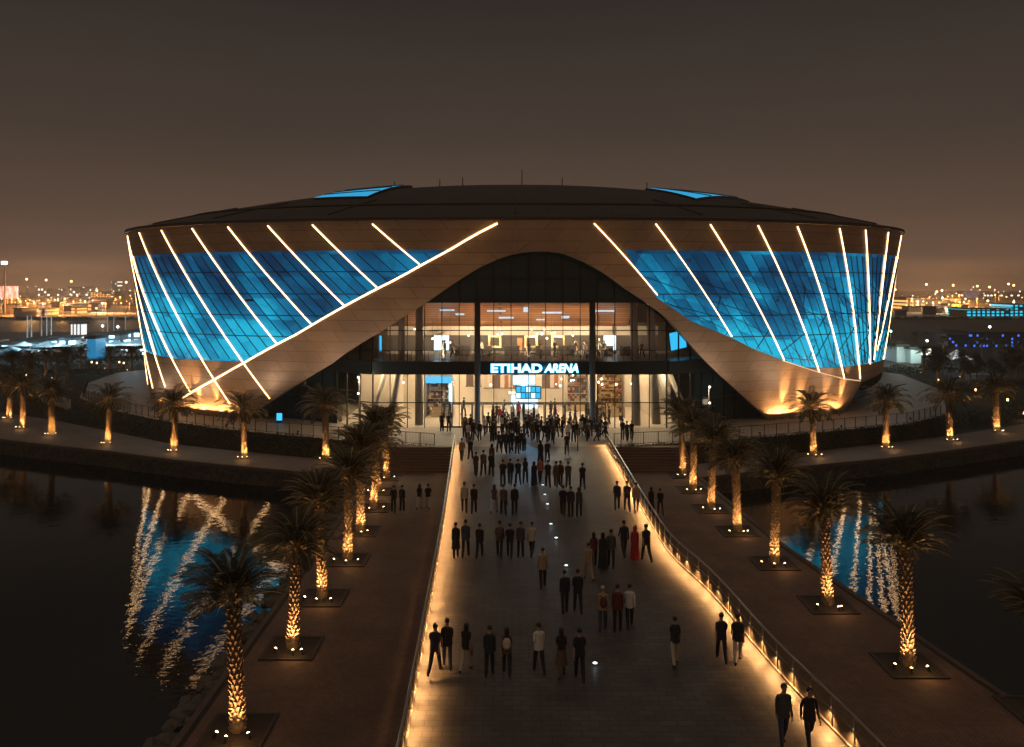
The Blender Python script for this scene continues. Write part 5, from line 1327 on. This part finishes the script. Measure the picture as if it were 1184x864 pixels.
for i, (a, b_, t, y, lab) in enumerate(((0,22,398,185,'cool lit pavilion at the left border'),(20,52,394,195,'long cool lit pavilion under the flag poles'),(52,82,391,200,'cool lit pavilion beside the white cube'),(110,138,388,200,'long cool lit pavilion right of the blue kiosk'),(138,168,385,205,'tall cool lit pavilion beside the arena'))):
    building(a, b_, t, y, mw_c, lab, 10, 'buildings of the lit fairground')
mw_s = lit_windows('stall_lights', (.6,.88,1), 3.0, 1.1, 1.3, .6, (.12,.15,.18))
for i, (a, b_, t) in enumerate(((0,13,404),(17,33,403),(39,57,404.5),(63,79,403.5),(112,130,403),(137,160,402.5))):
    building(a, b_, t, 173, mw_s, f'{ORD[i]} low stall with small white lights, counted from the left border', 5, 'low stalls of the fairground')
# white marquees, lit from inside
def tent(px, py, w_, h_, label, mat, group):
    p = at(px, py, ZL); e = empty('marquee_tent', p, label, 'tent', group); W = w_/2
    g = MB(); vs = [(-W,-W,h_*.55),(W,-W,h_*.55),(W,W,h_*.55),(-W,W,h_*.55),(0,0,h_)]; n = 6
    for i in range(4):
        a, b_ = Vector(vs[i]), Vector(vs[(i+1) % 4]); ap = Vector(vs[4]); rows = []
        for k in range(n+1):
            f = k/n; q = f**.7; rows += [Vector((a.x*(1-f), a.y*(1-f), a.z + (ap.z-a.z)*q**1.9)), Vector((b_.x*(1-f), b_.y*(1-f), a.z + (ap.z-a.z)*q**1.9))]
        g.add(rows, [(2*k, 2*k+1, 2*k+3, 2*k+2) for k in range(n)])
    g.build('canopy', mat, e)
    for sx_ in (-1, 1):
        for sy_ in (-1, 1): g = MB(); g.tube([(sx_*W*.97, sy_*W*.97, 0), (sx_*W*.97, sy_*W*.97, h_*.55)], .06, 6); g.build('pole', M_steel, e)
    g = MB(); g.box((0, W*.9, h_*.27), (w_*.9, .08, h_*.5)); g.build('back_panel', plain('tent_white', (.75,.78,.8), .8), e)
m_tent = glow('lit_canvas', (.22,.6,.85), .42)
for i, (px, py, s) in enumerate(((28,409,6),(40,411,5.5),(55,408,6),(70,410,5.5),(120,408,6),(134,407,6),(148,408,6),(160,406,6),(14,413,5))):
    tent(px, py, s, s*.45, f'small blue white lit tent, {ORD[i]} of the fairground', m_tent, 'lit tents of the fairground')
tent(1106, 427, 4.0, 3.6, 'white tent among the palms right of the arena', plain('tent_white', (0,0,0)), None)
lamp('POINT', at(1106, 427, ZL) + Vector((0,-4,3)), 500, (.8,.85,1), None, size=.3)
for px in (1036, 1043, 1059, 1068): lamp('POINT', Vector(((px-CX)*154/F, 153.5, 2.2)), 420, (.75,.95,.9), None, size=.3)
for px in (30, 65, 125, 152):
    lamp('POINT', far(px, 388, 178), 4000, (.5,.85,1), None, size=.6)
m_lawn = plain('lawn_dark', (.018,.021,.011), .95, 0, .4, .4, .2)
g = MB(); g.sheet([(-190, 106), (-63, 106), (-60, 128), (-70, 160), (-140, 168), (-240, 168)], ZL + .006); g.sheet([(62, 104), (150, 108), (190, 150), (66, 150)], ZL + .006); g.sheet([(46, 83.8), (57, 90), (75, 100), (150, 107), (62, 103.5), (56, 103), (51, 93)], ZL + .006)
tag(g.build('lawn', m_lawn), kind='structure')
def hedge(p0, p1, h_, w_, label, seed):
    rr = random.Random(seed); e = empty('hedge', ((p0[0]+p1[0])/2, (p0[1]+p1[1])/2, ZL), label, 'hedge'); inv = Vector(e.location); a, b_ = Vector((*p0, ZL)) - inv, Vector((*p1, ZL)) - inv
    g = MB(); n = int((b_-a).length*150)
    for k in range(n):
        q = a.lerp(b_, rr.random()); q = q + Vector((rr.uniform(-w_, w_), rr.uniform(-w_, w_), rr.random()**.7*h_*(1 + .25*math.sin(q.x*1.3 + q.y)))); t = Vector((rr.uniform(-1,1), rr.uniform(-1,1), rr.uniform(-.5,1))).normalized()*rr.uniform(.1,.22); u = Vector((rr.uniform(-1,1), rr.uniform(-1,1), rr.uniform(-1,1))).normalized()*.08
        g.add([q-t, q+u, q+t, q-u], [(0,1,2,3)])
    g.build('leaves', MATS['far_leaf'] if 'far_leaf' in MATS else plain('far_leaf', (.045,.05,.03), .8, 0, .4, .3), e)
hedge((-88, 122), (-62, 113), 1.1, .8, 'long dark hedge on the lawn left of the arena, nearest the plaza', 1)
hedge((-112, 142), (-66, 136), 1.2, .9, 'long dark hedge on the lawn left of the arena, middle one', 2)
hedge((-120, 160), (-72, 155), 1.2, .9, 'long dark hedge before the parked cars', 3)
hedge((60, 116), (92, 122), 1.3, .9, 'dark hedge on the lawn right of the arena, nearest the plaza', 4)
hedge((49, 87.5), (58, 93), 1.2, 1.6, 'thick dark planting where the right plaza railing ends', 6)
hedge((58.5, 95.5), (76, 103), 1.2, 1.6, 'thick dark planting behind the right lakeside walk', 7)
hedge((64, 138), (110, 146), 1.4, 1.0, 'dark hedge before the pale kiosks', 5)
# parked cars among the tents
def car_meshes():
    b_ = MB(); prof = [(-2.1,.35),(-2.15,.75),(-1.5,.95),(-.95,1.42),(.75,1.45),(1.45,1.0),(2.1,.85),(2.15,.35)]
    n = len(prof); vs = [(x, sy*(.86 if z < 1.2 else .70), z) for sy in (-1, 1) for x, z in prof]
    b_.add(vs, [tuple(range(n)), tuple(reversed(range(n, 2*n)))] + [(k, k+n, (k+1) % n + n, (k+1) % n) for k in range(n)])
    w_ = MB()
    for sy in (-1, 1): w_.add([(-1.35, sy*.80, .98), (1.25, sy*.80, 1.0), (.68, sy*.73, 1.38), (-.9, sy*.73, 1.36)], [(0,1,2,3)])
    w_.add([(-1.56,-.66,.99),(-1.56,.66,.99),(-1.02,.6,1.4),(-1.02,-.6,1.4)], [(0,1,2,3)]); w_.add([(1.5,-.66,1.03),(1.5,.66,1.03),(.86,.6,1.42),(.86,-.6,1.42)], [(0,1,2,3)])
    wh = MB(); wh.tube([(0,-.1,0),(0,.1,0)], .33, 14)
    hl = MB(); hl.box((0,0,0), (.06,.28,.12))
    return b_, w_.mesh('windows', m_dkglass), wh.mesh('wheel', plain('tyre', (.015,.015,.015), .8)), hl.mesh('headlight', plain('headlight_glass', (.7,.7,.7), .2)), hl.mesh('tail_light', plain('tail_red', (.4,.02,.02), .3))
cb, cwn, cwh, chl, ctl = car_meshes()
paint = [('white', (.72,.72,.7)), ('silver', (.42,.43,.44)), ('dark grey', (.06,.06,.065)), ('red', (.35,.03,.03)), ('blue', (.03,.06,.2))]
cbm = {c: cb.mesh('body', plain('paint_' + c.replace(' ', '_'), v, .25, .2)) for c, v in paint}
rn = random.Random(77)
for row, (py0, a_, b2_) in enumerate(((412.5, 2, 160), (405.5, 0, 158), (399.5, 4, 160))):
    px = a_ + rn.uniform(0, 4)
    while px < b2_:
        p = at(px, py0 + rn.uniform(-.6, .6), ZL + .01); c = rn.choice([q[0] for q in paint[:2]*3 + paint])
        e = empty('parked_car', p, '%s car parked in the %s row of the lit fairground' % (c, ('front', 'middle', 'back')[row]), 'car', 'cars parked by the lit fairground', rn.choice([PI/2, -PI/2, 0, PI]) + rn.uniform(-.1,.1))
        link('body', cbm[c], e); link('windows', cwn, e)
        for x in (-1.3, 1.3):
            for y in (-.8, .8): link('wheel', cwh, e, (x, y, .33))
        for y in (-.6, .6): link('headlight', chl, e, (2.12, y, .7)); link('tail_light', ctl, e, (-2.13, y, .75))
        px += rn.uniform(9, 26)
# flag poles
for i, (px, t, b_) in enumerate(((31.7,365,401),(36.3,365,399),(48,361,399),(54,357,399),(59.3,362,399),(124.5,364,392),(131.5,363,392),(145,361,391))):
    p = at(px, b_, ZL); h = far(px, t, p.y).z - ZL
    e = empty('flag_pole', p, f'{ORD[i]} tall white pole, counting from the left border, above the fairground', 'pole', 'white poles above the fairground')
    g = MB(); g.lathe([(.22, 0), (.18, .4), (.13, h*.9), (.08, h)], n=8); g.build('mast', plain('mast_white', (.8,.8,.78), .4), e); g = MB(); g.ball((0,0,h+.1), .16); g.build('finial', M_steel, e)
# street lamps and masts far away
def far_lamp(px, py, y, r, col, em, label, group, light=0, base=None):
    p = far(px, py, y); z0 = ZL
    e = empty('far_lamp', (p.x, p.y, z0), label, 'lamp', group); h = p.z - z0
    g = MB(); g.tube([(0,0,0), (0,0,h)], [max(.12, y*.0003), max(.08, y*.0002)], 6); g.build('pole', plain('far_pole', (.2,.16,.12), .7), e)
    g = MB(); g.ball((0, -.2, h), r, 2); g.build('lamp_head', glow('far_%d_%d_%d' % (int(col[0]*99), int(col[2]*99), int(em)), col, em), e)
    if light: lamp('POINT', p + Vector((0, -1.5, 0)), light, col, e, size=r)
GL = 'sodium lamps on the far shore'
for (px, py, y) in ((31,323,900),(53.5,324,950),(82.5,325.5,900),(112,336,800),(146,326.5,700),(1071,329,800),(1083,337.5,700),(1089,336,700),(1102,330,850),(1130,331,850),(1144,332,900),(1166,328.5,800),(1172,330,800),(1142,348,560),(1172,349.5,560),(1035,335,700)):
    far_lamp(px, py, y, .0013*y, (1,.62,.26), 7, 'tall sodium mast glowing above the hazy far shore', 'tall sodium masts on the far shore')
for px in list(np.arange(1, 162, 3.9)) + list(np.arange(1028, 1122, 3.2)) + [1128, 1136, 1143, 1150, 1156, 1163, 1172, 1180]:
    px += rn.uniform(-2, 2); y = rn.uniform(366, 640); hh = rn.uniform(4.0, 7.0); py = HY + (H - ZL - hh)*F/y
    far_lamp(px, py, y, rn.uniform(.2, .42), (1,.42,.10) if rn.random() < .85 else (1,.85,.6), rn.uniform(4, 9)//1, 'small orange street lamp on the far shore road', GL, 13000 if rn.random() < .6 else 0)
for k in range(34):
    px = rn.uniform(0, 160) if k % 2 else rn.uniform(1040, 1184); y = rn.uniform(760, 1100); py = rn.uniform(331, 346)
    far_lamp(px, py, y, rn.uniform(.35,.7), rn.choice([(1,.9,.75),(1,.7,.4),(.9,.95,1)]), 4, 'tiny pale lamp in the far town', 'tiny lamps in the far town')
for (px, py, y, col, lab) in ((119,377,240,WHT,'white globe lamp left of the arena'),(136.5,378,240,WHT,'second white globe lamp left of the arena, nearer it'),(1029.5,383,190,(.5,1,.9),'green white globe lamp right of the arena'),(1144,378,250,(1,.95,.85),'upper white lamp among the right palms'),(1144,385.5,235,(1,.95,.85),'lower white lamp among the right palms'),(1071.5,394,200,(1,.9,.8),'warm lamp beside the pale kiosks'),(1078.5,390,215,(.4,1,.9),'pale green lamp above the kiosks'),(1166,400,200,(.02,.7,.9),'cyan lamp before the blue windows')):
    far_lamp(px, py, y, .0014*y, col, 8, lab, 'globe lamps beyond the plaza', 200)
# flood mast and lit board at the left border
e = empty('floodlight_mast', (far(5.6, 365, 400).x, 400, ZL), 'tall floodlight mast with blinding white head at the left border', 'floodlight'); h = far(5, 304, 400).z - ZL
g = MB(); g.lathe([(.5, 0), (.3, h)], n=8); g.build('mast', plain('far_pole', (0,0,0)), e)
g = MB(); g.box((0, 0, h), (3.0, .6, 1.6)); g.build('frame', M_dark, e); g = MB(); g.box((0, -.4, h), (2.8, .2, 1.4)); g.build('lamp_head', glow('flood_white', (.9,.97,1), 12), e)
m_bill, nt, b = nodes('billboard_picture'); L = nt.links
tc = N(nt, 'ShaderNodeTexCoord'); nz = N(nt, 'ShaderNodeTexNoise', Scale=.45, Detail=2.0); L.new(tc.outputs['Object'], nz.inputs['Vector'])
cr = N(nt, 'ShaderNodeValToRGB'); cr.color_ramp.elements[0].position = .42; cr.color_ramp.elements[0].color = (.75,.12,.10,1); cr.color_ramp.elements[1].position = .58; cr.color_ramp.elements[1].color = (1,.85,.82,1)
L.new(nz.outputs['Fac'], cr.inputs[0]); L.new(cr.outputs[0], b.inputs['Emission Color']); b.inputs['Emission Strength'].default_value = 1.0
for (a, b_, lab) in ((-3, 4, 'narrow white billboard cut by the left border'), (6.5, 20.5, 'lit white and red billboard behind the floodlight mast')):
    y = 420; x0, x1 = (a-CX)*y/F, (b_-CX)*y/F; zt, zb = far(0, 331, y).z, far(0, 345, y).z
    e = empty('billboard', ((x0+x1)/2, y, ZL), lab, 'billboard'); W = (x1-x0)/2
    g = MB(); g.bb(-W, W, 0, .5, zb-ZL, zt-ZL); g.build('panel', m_bill, e)
    g = MB(); g.bb(-W*.6-.2, -W*.6+.2, .5, .9, 0, zt-ZL-1); g.bb(W*.6-.2, W*.6+.2, .5, .9, 0, zt-ZL-1); g.build('posts', M_dark, e)
# dark far woods along the shore and hedges behind the plaza
m_wood_f = plain('far_leaf', (.045,.05,.03), .8, 0, .4, .3)
def leafmass(g, c, r, n, rn, s=.35, sq=(1,1,1)):
    for k in range(n):
        d = Vector((rn.gauss(0,1), rn.gauss(0,1), rn.gauss(0,1))).normalized()*(rn.random()**.45)*r
        p = Vector(c) + Vector((d.x*sq[0], d.y*sq[1], d.z*sq[2])); a = Vector((rn.uniform(-1,1), rn.uniform(-1,1), rn.uniform(-1,1))).normalized()*s*rn.uniform(.6,1.3); b_ = Vector((rn.uniform(-1,1), rn.uniform(-1,1), rn.uniform(-1,1))).normalized()*s*.6
        g.add([p-a, p+b_, p+a, p-b_], [(0,1,2,3)])
g = MB()
for k in range(150):
    px = rn.uniform(-20, 170) if k % 2 else rn.uniform(1020, 1200); y = rn.uniform(343, 358); p = far(px, 0, y); r = rn.uniform(.4, .9)
    leafmass(g, (p.x, y, ZL + r*.6), r, 40, rn, .5, (2.2, 1, .8))
tag(g.build('shore_woods', m_wood_f), kind='stuff')
tm = []
for v in range(3):
    g = MB(); g.tube([(0,0,0), (.1,0,1.2), (.05,.05,2.4)], [.14,.11,.07], 7)
    for d in ((.6,.2,3.0), (-.5,.3,3.1), (.1,-.5,3.2)): g.tube([(.05,.02,1.8), d], [.06,.02], 5)
    c = MB(); rr = random.Random(v)
    for q in range(9): leafmass(c, (rr.uniform(-1,1), rr.uniform(-1,1), 3.0 + rr.uniform(-.7,.9)), rr.uniform(.5,.95), 150, rr, .13)
    tm.append((g.mesh('trunk', m_trunk), c.mesh('crown', m_wood_f)))
n = 0
for (px, py) in ((1084,446),(1122,448),(1150,446),(1166,442),(1176,438),(1090,436),(1130,438)):
    e = empty('broadleaf_tree', at(px, py, ZL), 'small dark round tree ' + ('beside the lit fairground' if px < 500 else 'on the dark lawn right of the arena'), 'tree', 'small trees by the fairground' if px < 500 else 'small trees right of the arena', rn.uniform(0, 6))
    e.scale = (rn.uniform(.9, 1.3),)*3; link('trunk', tm[n % 3][0], e); link('crown', tm[n % 3][1], e); n += 1
# low walls and bollard lights on the left lawn, hedge lines
for (pts, lab) in (([(-66, 118), (-64, 108), (-58, 99.5), (-52, 94)], 'curved low pale wall at the left end of the plaza'),):
    e = empty('low_wall', (pts[0][0], pts[0][1], ZL), lab, 'wall'); g = MB(); inv = Vector(e.location); q = off(pts, .35)
    for i in range(len(pts)-1): g.prism([(p[0]-inv.x, p[1]-inv.y) for p in (pts[i], pts[i+1], q[i+1], q[i])], 0, 2.0)
    g.build('wall_body', m_conc, e)
for i, (px, py) in enumerate(((106,424),(112,425),(138,424),(143,425),(30,440),(1050,455),(1085,446),(1128,458),(1165,470),(1184,486))):
    p = at(px, py, ZL); e = empty('bollard_light', p, 'short glowing bollard on the ' + ('lawn left of the arena' if px < 500 else 'lawn right of the arena'), 'bollard', 'bollard lights on the lawns')
    g = MB(); g.lathe([(.12, 0), (.12, .7)], n=10); g.build('post', M_dark, e); g = MB(); g.lathe([(.11, .7), (.11, .95), (.05, 1.0)], n=10); g.build('lens', glow('bollard_lens', (1,.6,.28), 6), e)
    lamp('POINT', p + Vector((0,-.5,.9)), 30, WARM, e, size=.1)

# ------------------------------------------------------------------ the hazy night air
HAZE = 0.0005
m, nt, b = nodes('night_air'); nt.nodes.remove(b)
pv = N(nt, 'ShaderNodeVolumePrincipled'); pv.inputs['Density'].default_value = HAZE; pv.inputs['Color'].default_value = (0.95, 0.88, 0.80, 1)
nt.links.new(pv.outputs[0], nt.nodes['Material Output'].inputs['Volume'])
g = MB(); g.bb(-1740, 1740, -70, 1740, -6.2, 30); hz = g.build('haze', m); tag(hz, kind='stuff'); hz.display_type = 'WIRE'
